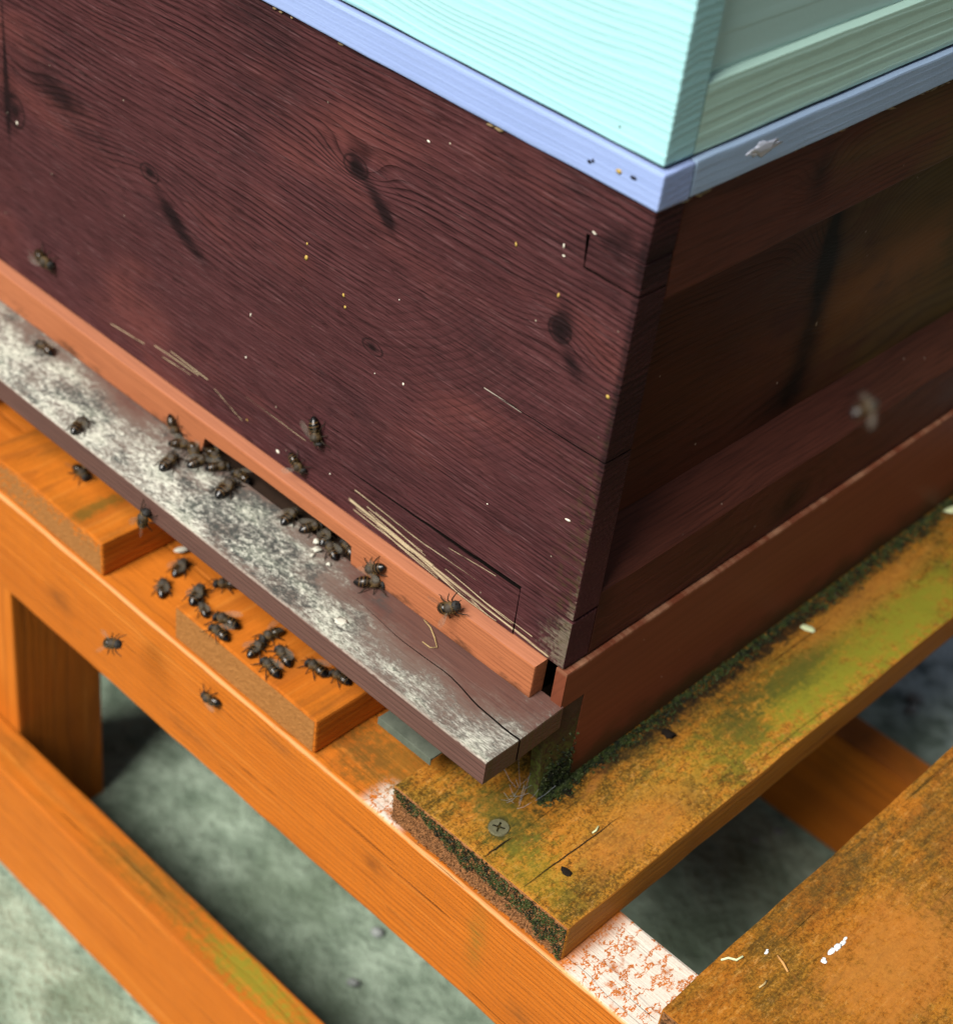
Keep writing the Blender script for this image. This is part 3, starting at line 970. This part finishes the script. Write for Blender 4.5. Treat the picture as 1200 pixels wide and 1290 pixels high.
# droppings, pollen and wax specks on the front
M_yel = mat_simple('yellow_dropping', (.34, .20, .03), (.55, .40, .12), 700.0, .6)
M_wht = mat_simple('pale_speck', (.62, .56, .44), (.86, .82, .70), 700.0, .6)
SPK = [(-.1757, .1199, 'y', 1.7, 2.6), (-.1757, .127, 'y', .9, 1.2), (-.151, .1133, 'y', 1.2, 1.7), (-.1495, .108, 'y', 1.1, 1.5), (-.1106, .089, 'w', .9, 1.4),
       (-.0125, .0766, 'w', 2.6, .9), (-.0604, .1825, 'y', .9, 1.9), (-.0364, .1719, 'y', .9, 1.8), (-.2105, .0721, 'w', .5, 1.8), (-.0051, .1423, 'y', 1.6, 1.6),
       (-.0377, .1928, 'w', .6, 1.8), (-.037, .189, 'w', 1.2, .6), (-.2126, .0473, 'w', .8, .9), (-.1112, .2042, 'w', 1.4, .6), (-.187, .0065, 'w', 1.9, 1.5), (-.394, .092, 'w', 1.3, 1.9),
       (-.1505, .0155, 'w', .6, .6), (-.055, .058, 'w', .7, .4), (-.025, .2045, 'w', 1.8, .6), (-.21, .012, 'y', 1.2, .4), (-.128, .085, 'w', .4, .5), (-.118, .128, 'w', .5, .5)]
for k, (x, z, c, rx, rz) in enumerate(SPK):
    blob('speck', M_yel if c == 'y' else M_wht, brood, (x, -.0001, z), (rx * .0007, rz * .0007, .0003), (0, -1, 0), seed=k, rot=(k * .7) % .6 - .3, sub=1)

M_prop = mat_simple('propolis_crust', (.10, .050, .022), (.50, .38, .20), 260.0, .6)
rg = random.Random(33)
for k in range(46):
    y = rg.uniform(.004, .36) if k < 34 else 0
    sz_ = rg.uniform(.0006, .0016)
    if k < 34:
        blob('propolis_crumb', M_prop, brood, (.0000, y, .2244), (sz_ * rg.uniform(.8, 2.6), sz_ * .45, sz_ * .6), (1, 0, .3), seed=k, rot=rg.uniform(-.3, .3), sub=1, amp=.8)
    else:
        blob('propolis_crumb', M_prop, brood, (rg.uniform(-.30, -.004), -.0003, .2242), (sz_ * rg.uniform(1, 2), sz_ * .5, sz_ * .5), (0, -1, .3), seed=k, sub=1, amp=.8)

# ================================================================ blue frame and pale green super
M_blf = mat_paint('blue_paint_front', (.240, .325, .610), (.340, .440, .720), 0, (.05, -.2), 330.0, .0005, 1.0, .006, lw=.12)
M_bls = mat_paint('blue_paint_side', (.300, .430, .640), (.400, .540, .740), 1, (-.4, -.2), 330.0, .0006, 2.0, .006, lw=.10)  # side copy of the blue, lifted to offset the weaker light there
M_grf = mat_paint('green_paint_front', (.355, .680, .715), (.430, .755, .780), 0, (.05, .05), 300.0, .0005, 5.0, .030, lw=.38)
M_grs = mat_paint('green_paint_side', (.520, .800, .690), (.580, .850, .740), 1, (-.03, .17), 200.0, .0005, 3.0, .012)  # green made lighter on this face to make up for less light
M_grp = mat_paint('green_paint_panel', (.480, .720, .690), (.540, .780, .740), 1, (-.5, .9), 120.0, .0003, 9.0, .010)
rim = thing('blue_frame', (-.23, .23, .2252), 'periwinkle blue painted wooden frame between brown and green boxes', 'frame')
Z0, Z1 = .2258, .2405
box('front_bar', M_blf, rim, (-.462, -.0022, Z0), (.0018, .016, Z1), bev=.0010, seed=1, amp=.00035)
box('side_bar', M_bls, rim, (-.018, .0162, Z0), (.0018, .446, Z1), bev=.0010, seed=2, amp=.00035)
box('side_bar', M_bls, rim, (-.462, .0162, Z0), (-.442, .446, Z1), bev=.0010, seed=3, amp=.0003, step=.05)
box('rear_bar', M_blf, rim, (-.462, .4462, Z0), (.0018, .462, Z1), bev=.0010, seed=4, amp=.0003, step=.05)
M_chip = mat_simple('pale_paint_chip', (.52, .56, .72), (.70, .74, .82), 300.0, .5)
blob('paint_scrape', M_chip, rim, (.0019, .058, .2342), (.0095, .0026, .0002), (1, 0, 0), seed=4, rot=.0, amp=.95, sub=3)
blob('speck', M_black, rim, (-.031, -.0023, .2315), (.0011, .0008, .0003), (0, -1, 0), seed=2, sub=1)
blob('speck', M_black, rim, (-.0295, -.0023, .2325), (.0007, .0008, .0003), (0, -1, 0), seed=8, sub=1)
blob('speck', M_yel, rim, (-.0176, -.0023, .2335), (.0016, .0012, .0003), (0, -1, 0), seed=6, sub=1)
blob('speck', M_black, rim, (-.011, -.0023, .234), (.0018, .0008, .0003), (0, -1, 0), seed=9, sub=1)

sup = thing('green_super', (-.23, .23, .2406), 'pale mint green painted wooden super on top of the hive', 'hive box')
SZ0, SZ1 = .2420, .392
box('seat_shade_strip', M_crack, sup, (-.4592, .0012, .2406), (-.0020, .459, .2419), bev=0, step=0)  # dark strip painting the shadow line under the super
box('front_panel', M_grf, sup, (-.4605, -.0006, SZ0), (-.0005, .0165, SZ1), bev=.0010, seed=6, amp=.0003)
for sgn, xo in ((1, -.0009), (-1, -.4601)):
    a, b = sorted((xo, xo - sgn * .022))
    if sgn > 0:
        prism('bottom_rail', M_grs, sup, [(xo - .0026, .2700), (xo, .2686), (xo, SZ0 + .0001), (-.024, SZ0 + .0001), (-.024, .2700)], 1, .0168, .441, step=.012, amp=.0002)
    else:
        box('bottom_rail', M_grs, sup, (a, .0168, SZ0 + .0001), (b, .441, .2715), bev=.0008, step=.05)
    c, d = sorted((xo - sgn * .0028, xo - sgn * .026))
    box('side_wall', M_grp, sup, (c, .0170, .2702 if sgn > 0 else .2716), (d, .4405, .3600), bev=.0003, step=.03)
    box('top_rail', M_grs, sup, (a, .0168, .3602), (b, .441, SZ1 - .0002), bev=.0008, step=.05)
box('rear_panel', M_grf, sup, (-.4605, .4412, SZ0), (-.0005, .460, SZ1), bev=.0010, step=.05)
roof = thing('hive_cover', (-.23, .23, .3922), 'flat wooden cover board closing the green super', 'hive cover')
box('cover_board', M_grp, roof, (-.4605, -.0005, .3924), (-.0005, .460, .403), bev=.001, step=.05)

# ================================================================ bees
M_bee = mat_bee_body()
M_wing = mat_wing()
M_limb = mat_simple('bee_limb', (.008, .006, .005), (.035, .022, .012), 900.0, .45)
M_fuzz = mat_simple('bee_hair', (.060, .038, .014), (.27, .17, .060), 800.0, .8)


def bee_body(curl=0.0):
    prof = [(-.0068, .0002, .0011), (-.0064, .0008, .0012), (-.0054, .0016, .0014), (-.0042, .0021, .0017), (-.0030, .0023, .0019), (-.0018, .0021, .0021), (-.0010, .0014, .0022),
            (-.0006, .0009, .0022), (-.0002, .0014, .0023), (.0006, .0021, .0024), (.0014, .0022, .0025), (.0022, .0019, .0024), (.0029, .0011, .0022), (.0032, .0008, .0021), (.0035, .0013, .0020), (.0041, .0017, .0018), (.0047, .0014, .0014), (.0052, .0006, .0010)]
    bm = bmesh.new()
    K = 12
    rings = []
    for (x, r, zc) in prof:
        tail = max(0, -x - .001)
        zc = zc - curl * tail * tail * 90
        sq = .92 if x < 0 else 1.0
        hw = 1.22 if x > .0033 else 1.0
        rings.append([bm.verts.new((x, r * hw * math.cos(2 * math.pi * k / K), zc + r * sq * math.sin(2 * math.pi * k / K))) for k in range(K)])
    for i in range(len(rings) - 1):
        for k in range(K):
            bm.faces.new((rings[i][k], rings[i][(k + 1) % K], rings[i + 1][(k + 1) % K], rings[i + 1][k]))
    bm.faces.new(rings[0][::-1]); bm.faces.new(rings[-1])
    return to_mesh(bm, 'bee_body', True)


def wing_mesh(L, W, name):
    bm = bmesh.new()
    prof = [(0, .10, -.10), (.12, .26, -.14), (.30, .42, -.28), (.5, .52, -.40), (.7, .54, -.46), (.86, .44, -.42), (.96, .22, -.26), (1.0, .0, -.08)]
    up = [bm.verts.new((-L * t, W * a, .0002 * math.sin(t * 3))) for t, a, b in prof]
    dn = [bm.verts.new((-L * t, W * b, -.0002 * math.sin(t * 3))) for t, a, b in prof]
    for i in range(len(prof) - 1):
        bm.faces.new((up[i], up[i + 1], dn[i + 1], dn[i]))
    return to_mesh(bm, name, True)


def leg_mesh(side, which, name):
    x0 = (.0022, .0010, -.0002)[which]
    fx = (.0034, .0000, -.0036)[which]
    sy = side
    bm = bmesh.new()
    tube(bm, [(x0, sy * .0010, .0010), (x0 + (fx) * .35, sy * .0026, .0017), (x0 + fx * .75, sy * .0036, .0010), (x0 + fx * 1.0, sy * .0042, .0001), (x0 + fx * 1.25, sy * .0046, .0001)],
         [.00030, .00028, .00030 if which == 2 else .00022, .00016, .00011], 5)
    return to_mesh(bm, name, True)


def ant_mesh(side):
    bm = bmesh.new()
    tube(bm, [(.0048, side * .0005, .0021), (.0055, side * .0011, .0026), (.0066, side * .0014, .0018), (.0073, side * .0015, .0011)], [.00016, .00015, .00015, .00013], 4)
    return to_mesh(bm, 'antenna', True)


def hair_mesh():
    rg = random.Random(4)
    vv, ff = [], []
    for k in range(420):
        th = rg.uniform(0, 2 * math.pi)
        x = rg.uniform(-.0006, .0028)
        if rg.random() < .2: x = rg.uniform(.0030, .0046)
        if rg.random() < .22: x = rg.uniform(-.0026, -.0008)
        r = .0018 if x < .003 else .0013
        n = Vector((rg.gauss(0, .25), math.cos(th), math.sin(th))).normalized()
        if n.z < -.5: continue
        if n.z > .86 and x < .003: continue
        p = Vector((x, 0, .0023 if x < .003 else .0018)) + n * r
        s = Vector((1, 0, 0)).cross(n).normalized() * .00009
        if rg.random() < .5: s = Vector((.00009, 0, 0))
        t = p + n * rg.uniform(.0005, .0010) + Vector((rg.gauss(0, .00025) - .0002, rg.gauss(0, .0002), rg.gauss(0, .0002)))
        b = len(vv)
        vv += [tuple(p - s), tuple(p + s), tuple(t)]
        ff.append((b, b + 1, b + 2))
    me = bpy.data.meshes.new('hair')
    me.from_pydata(vv, [], ff)
    return me


BODY = [bee_body(0.0), bee_body(.6)]
FORE, HIND = wing_mesh(.0078, .0028, 'forewing'), wing_mesh(.0056, .0022, 'hindwing')
LEGS = {(s, w): leg_mesh(s, w, 'leg') for s in (-1, 1) for w in range(3)}
ANTS = {s: ant_mesh(s) for s in (-1, 1)}
HAIR = hair_mesh()
for me, m in [(b, M_bee) for b in BODY] + [(FORE, M_wing), (HIND, M_wing), (HAIR, M_fuzz)] + [(l, M_limb) for l in LEGS.values()] + [(a, M_limb) for a in ANTS.values()]:
    me.materials.append(m)
BW = random.Random(9)


def bee(pos, head, normal, label, scale=1.0, spread=0.15, lift=0.0, group=None, curl=0):
    n = Vector(normal).normalized()
    h = Vector(head)
    h = (h - n * h.dot(n)).normalized()
    s = n.cross(h)
    m = Matrix.Identity(4)
    p = Vector(pos) + n * lift
    for i in range(3):
        m[i][0], m[i][1], m[i][2], m[i][3] = h[i], s[i], n[i], p[i]
    e = bpy.data.objects.new('honey_bee', None)
    e.empty_display_size = .004
    COL.objects.link(e)
    e.matrix_world = m @ Matrix.Diagonal((scale, scale, scale, 1))
    tag(e, label, 'bee', group or 'honey bees')
    def part(name, me, mm=None):
        o = bpy.data.objects.new(name, me)
        COL.objects.link(o)
        o.parent = e
        if mm is not None: o.matrix_local = mm
        return o
    part('body', BODY[curl])
    part('hair', HAIR)
    for sd in (-1, 1):
        a = spread * .75 + BW.uniform(-.10, .10)
        up = BW.uniform(.0, .25) + spread * .25
        part('forewing', FORE, Matrix.Translation((.0012, sd * .0011, .0043)) @ Matrix.Rotation(-sd * a, 4, 'Z') @ Matrix.Rotation(up * .4, 4, 'Y') @ Matrix.Rotation(sd * .25, 4, 'X') @ Matrix.Diagonal((1, sd, 1, 1)))
        part('hindwing', HIND, Matrix.Translation((.0004, sd * .0012, .0039)) @ Matrix.Rotation(-sd * (a + .18), 4, 'Z') @ Matrix.Rotation(up * .3, 4, 'Y') @ Matrix.Rotation(sd * .3, 4, 'X') @ Matrix.Diagonal((1, sd, 1, 1)))
        for w in range(3): part('leg', LEGS[(sd, w)])
        part('antenna', ANTS[sd])
    return e


UP, FR = (0, 0, 1), (0, -1, 0)
BB = -.0204
BEES = [
    ((-.2548, -.0068, -.0150), (.695, 0, -.719), FR, 'bee climbing head down on the reddish entrance block, left of the gateway', 1.0, .9),
    ((-.2379, -.0251, BB), (-.304, .953, 0), UP, 'bee on the landing board facing the left end of the gateway', 1.15, .2),
    ((-.2372, -.0105, BB), (.862, -.508, 0), UP, 'bee at the left end of the gateway, beside the entrance block', 1.1, .35),
    ((-.2285, -.0045, BB), (.999, -.1, 0), UP, 'bee half inside the left end of the dark gateway', 1.0, .5),
    ((-.2044, -.0165, BB), (-.298, .954, 0), UP, 'bee with long dark abdomen on the grey board walking into the gateway', 1.25, .3),
    ((-.2080, -.0050, BB), (-.992, -.125, 0), UP, 'bee with pale wings in the gateway ahead of the long dark bee', .95, .6),
    ((-.1690, -.0062, BB), (-.257, .966, 0), UP, 'bee with shiny abdomen entering the middle of the gateway', 1.05, .12),
    ((-.1380, -.0078, BB), (-.918, .397, 0), UP, 'bee beside white wax crumbs at the right end of the gateway', 1.0, .2),
    ((-.1345, -.0005, BB), (-.952, .305, 0), UP, 'bee deep in the shadow at the right end of the gateway', 1.0, .15),
    ((-.2195, -.0085, BB), (.5, .85, 0), UP, 'bee squeezed between its neighbours at the left half of the gateway', 1.0, .2),
    ((-.1560, -.0035, BB), (.3, .95, 0), UP, 'bee disappearing into the dark gateway left of the wax crumbs', 1.0, .15),
    ((-.2450, -.0115, BB), (.75, .62, 0), UP, 'bee at the far left of the entrance clump, below the climbing bee', 1.0, .2),
    ((-.2290, -.0135, BB), (.1, .98, 0), UP, 'bee queuing behind the left end of the gateway', 1.0, .25),
    ((-.1470, -.0030, BB), (-.5, .85, 0), UP, 'bee with head in the gateway just left of the deep shadow bee', 1.0, .15),
    ((-.1080, -.0095, BB), (.623, .55, 0), UP, 'large bee on the board against the front of the reddish block', 1.2, .45),
    ((-.1085, -.0068, -.0100), (-.797, 0, -.604), FR, 'bee clinging to the front of the reddish block above the large bee', 1.05, .55),
    ((-.0605, -.0070, .0000), (.70, 0, .62), FR, 'bee on the top edge of the reddish block below the pale splinters', 1.2, .9),
    ((-.1593, -.0003, .0349), (.397, 0, -.918), FR, 'bee hanging head down on the brown front board at the crack tip', 1.15, .3),
    ((-.1706, -.0003, .0098), (.933, 0, -.36), FR, 'bee with spread wings on the brown board just above the reddish block', 1.0, 1.1),
    ((-.3563, -.0154, BB), (-1, -.006, 0), UP, 'lone bee at the far left of the landing board', 1.1, .2),
    ((-.2888, -.0418, BB), (-.423, .906, 0), UP, 'blurred bee with raised wings at the front edge of the landing board', 1.1, .8),
    ((-.3714, -.0003, .0235), (.989, 0, -.149), FR, 'dark bee low on the far left of the brown front board', 1.25, .08),
    ((-.2432, -.0131, -.0999), (-.432, .902, 0), UP, 'grey looking bee on the rail top nearest the shaded gap between planks', 1.15, .3),
    ((-.2362, -.0303, -.0999), (-.723, .691, 0), UP, 'bee on the rail top between the two left planks', 1.1, .2),
    ((-.2020, -.0355, -.0779), (-.507, .862, 0), UP, 'bee on the left corner of the plank below the landing board', 1.2, .25),
    ((-.1919, -.0400, -.0779), (-.918, .398, 0), UP, 'small thin bee just right of the plank corner bee', .85, .15),
    ((-.1990, -.0200, -.0779), (-.699, -.715, 0), UP, 'bee on the plank in the shade of the landing board, farthest back on its left', 1.1, .4),
    ((-.1781, -.0375, -.0779), (-.949, -.315, 0), UP, 'bee with glossy wings on the sunlit middle of the plank', 1.2, .35),
    ((-.1740, -.0452, -.0779), (-.999, -.038, 0), UP, 'bee at the front arris of the plank above the rail bee', 1.05, .5),
    ((-.1560, -.0268, -.0779), (-.133, -.991, 0), UP, 'rearmost bee of the cluster of four on the plank', 1.1, .3),
    ((-.1535, -.0380, -.0779), (-.287, .958, 0), UP, 'leftmost bee of the cluster of four on the plank', 1.05, .3),
    ((-.1415, -.0315, -.0779), (-.961, .277, 0), UP, 'rightmost bee of the cluster of four on the plank', 1.15, .1),
    ((-.1394, -.0418, -.0779), (-.993, .117, 0), UP, 'front bee with pale folded wings in the cluster of four', 1.15, .1),
    ((-.1252, -.0251, -.0779), (-.998, -.064, 0), UP, 'bee to the right of the cluster, at the shadow edge', 1.1, .4),
    ((-.1132, -.0204, -.0779), (-.989, -.146, 0), UP, 'dark bee in shadow at the right end of the plank of bees', 1.0, .2),
    ((-.2240, -.0495, -.0330), (.285, 0, .958), FR, 'bee with grey wings clinging to the front edge of the landing board', 1.15, .35),
    ((-.3170, -.0221, -.0779), (.991, -.136, 0), UP, 'blurred bee on the leftmost orange plank under the board', 1.15, .6),
    ((-.1700, -.0507, -.1145), (-.981, 0, -.194), FR, 'single bee walking on the orange front face of the rail', 1.05, .2),
]
for (p, h, n, lab, sc_, sp) in BEES:
    bee(p, h, n, lab, sc_ * 1.08, sp)
# two bees in the air
bee((-.2165, -.075, -.098), (.66, -.05, .45), (-.3, -.75, .5), 'bee hovering before the left part of the orange rail', 1.25, .5)
bee((.1455, -.1058, .2690), (-.35, .75, -.30), (.75, -.25, .60), 'pale bee hovering in front of the dark side of the hive', .72, 1.2)

# ================================================================ debris
M_wax = mat_simple('wax_crumb', (.40, .39, .32), (.66, .64, .54), 500.0, .6)
for k, (x, y, s) in enumerate([(-.1475, -.0085, .0019), (-.1430, -.0125, .0021), (-.1415, -.0165, .0013), (-.1320, -.0148, .0013)]):
    o = blob('wax_crumb', M_wax, None, (x, y, BB + s * .45), (s, s * .8, s * .5), seed=k + 1, rot=k, amp=.9)
    tag(o, ['pale wax crumb nearest the gateway shadow on the board', 'largest pale wax crumb before the gateway on the board', 'small wax crumb in front of the largest crumb', 'wax crumb near the right corner of the gateway'][k], 'crumb', 'wax crumbs at the gateway')
o = blob('white_flake', M_wax, None, (-.0992, -.0368, BB + .0002), (.0034, .0024, .0003), seed=7, rot=.6, amp=.6)
tag(o, 'thin white flake lying near the front edge of the board', 'flake')
o = blob('bright_ground_fleck', M_wax, None, (-.2535, -.0040, -.0975), (.0045, .0020, .0012), seed=8, rot=1.2, amp=.2)  # cream blob standing in for lit ground glimpsed through the gap
o.location = (0, 0, 0)
tag(o, 'small cream chip standing in for bright ground seen beside the left plank', 'fleck')
M_leaf = mat_simple('pale_leaf', (.52, .60, .30), (.74, .80, .52), 300.0, .6)
o = blob('leaf_scrap', M_leaf, None, (.0152, .1951, -.0772), (.0042, .0024, .0006), seed=9, rot=.4, amp=.4)
tag(o, 'pale green leaf scrap on the algae covered plank', 'leaf')
o = blob('leaf_scrap', M_leaf, None, (.0100, .3500, -.0770), (.0070, .0028, .0008), seed=12, rot=1.3, amp=.4)
tag(o, 'pale leaf scrap in the moss line at the right end of the plank', 'leaf')
o = blob('dead_insect', M_black, None, (.0156, .0767, -.0769), (.0036, .0024, .0014), seed=10, rot=.3, amp=.8)
tag(o, 'small black dead insect on the algae covered plank', 'insect')
M_drop = mat_simple('bird_dropping', (.62, .70, .72), (.84, .88, .88), 500.0, .6)


def smear(name, mat, spots, label, cat):
    bm = bmesh.new()
    for k, (x, y, z, rx, ry, rz) in enumerate(spots):
        st_ = len(bm.verts)
        res = bmesh.ops.create_icosphere(bm, subdivisions=2, radius=1.0)
        for v in res['verts']:
            q = v.co * (1 + .55 * mnoise.noise(v.co * 1.9 + Vector((k * 3.3, x * 900, 0))))
            v.co = Vector((x + q.x * rx, y + q.y * ry, z + q.z * rz))
    return tag(link(name, to_mesh(bm, name, True), mat), label, cat)


DZ = -.0779
smear('bird_dropping', M_drop, [(.1438, .0310, DZ, .0011, .0024, .0004), (.1443, .0350, DZ, .0012, .0026, .0005), (.1446, .0385, DZ, .0010, .0020, .0004), (.1441, .0412, DZ, .0007, .0014, .0003), (.1449, .0335, DZ, .0006, .0010, .0003)], 'long white dropping smear on the front right plank', 'dropping')
smear('bird_dropping', M_drop, [(.1446, .0240, DZ, .0012, .0014, .0004), (.1440, .0252, DZ, .0007, .0008, .0003)], 'short white dropping dot at the end of the long smear', 'dropping')
smear('bird_dropping', M_drop, [(.1252, .0086, DZ, .0007, .0014, .0005), (.1247, .0098, DZ, .0006, .0007, .0004)], 'tiny white curl left of the droppings on the right plank', 'dropping')
M_twig = mat_simple('dry_straw', (.30, .20, .07), (.58, .44, .22), 400.0, .7)
M_twig2 = mat_simple('orange_straw', (.42, .20, .06), (.62, .34, .12), 400.0, .7)


def twig(pts, r, mat, label, name='dry_straw'):
    bm = bmesh.new()
    tube(bm, pts, [r * (.6 + .4 * math.sin(math.pi * (.15 + .7 * i / (len(pts) - 1)))) for i in range(len(pts))], 5)
    o = link(name, to_mesh(bm, name, True), mat)
    tag(o, label, 'straw')


PZ = -.0774
twig([(.1145, -.0100, PZ), (.1160, -.0070, PZ + .0002), (.1190, -.0050, PZ), (.1200, -.0020, PZ + .001)], .0006, M_leaf, 'small curled pale stalk at the left edge of the right plank')
twig([(.1295, .0105, PZ), (.1335, .0090, PZ + .0002), (.1375, .0070, PZ)], .0006, M_twig2, 'straight orange straw between the droppings on the right plank')
twig([(.1340, -.0090, PZ), (.1345, -.0060, PZ + .0002), (.1340, -.0035, PZ)], .0005, M_twig, 'short yellow straw at the front of the right plank')
twig([(.0322, .0010, PZ), (.0325, .0030, PZ + .0003), (.0318, .0055, PZ + .0008)], .00045, M_leaf, 'tiny pale straw on the algae plank near the screw')
twig([(-.0760, -.0068, BB + .0003), (-.0700, -.0085, BB + .0006), (-.0640, -.0120, BB + .0008), (-.0590, -.0155, BB + .0006), (-.0610, -.0178, BB + .0004), (-.0660, -.0178, BB + .0004)], .00028, M_twig, 'fine curled hair-like fibre on the landing board')

# dark moss line where the floor meets the plank
rg = random.Random(17)
pts = []
for k in range(5200):
    y = rg.uniform(.0, .40) if k > 900 else rg.uniform(-.005, .06)
    w = .0035 + .0045 * max(0, mnoise.noise(Vector((y * 55, 3, 0))) + .3) + (.003 if y > .2 else 0)
    x = .0024 + abs(rg.gauss(0, .55)) * w
    pts.append(((x, y, -.0779), (.3, 0, 1)))
for k in range(700):
    y = rg.uniform(-.003, .018)
    z = -.0777 + abs(rg.gauss(0, .010))
    pts.append(((.0021, y + max(0, (-.045 - z)) * 0, min(z, -.045)), (1, 0, .2)))
o = tufts('moss_line', M_moss, None, pts, 8, (.0005, .0016), 3)
tag(o, 'dark moss and grime along the foot of the hive floor', 'moss', kind='stuff')
# cobweb under the landing board corner
bm = bmesh.new()
rg = random.Random(2)
for k in range(16):
    a = Vector((rg.uniform(-.012, .003), rg.uniform(-.020, -.004), -.0775 + rg.uniform(0, .004)))
    b = a + Vector((rg.gauss(0, .004), rg.gauss(0, .004), rg.uniform(.004, .016)))
    mid_p = (a + b) / 2 + Vector((0, 0, -.001))
    tube(bm, [a, mid_p, b], .00009, 3)
o = link('cobweb', to_mesh(bm, 'cobweb'), mat_simple('cobweb_silk', (.20, .24, .28), (.42, .46, .50), 300.0, .8))
tag(o, 'dusty cobweb strands in the dark corner under the board', 'cobweb', kind='stuff')
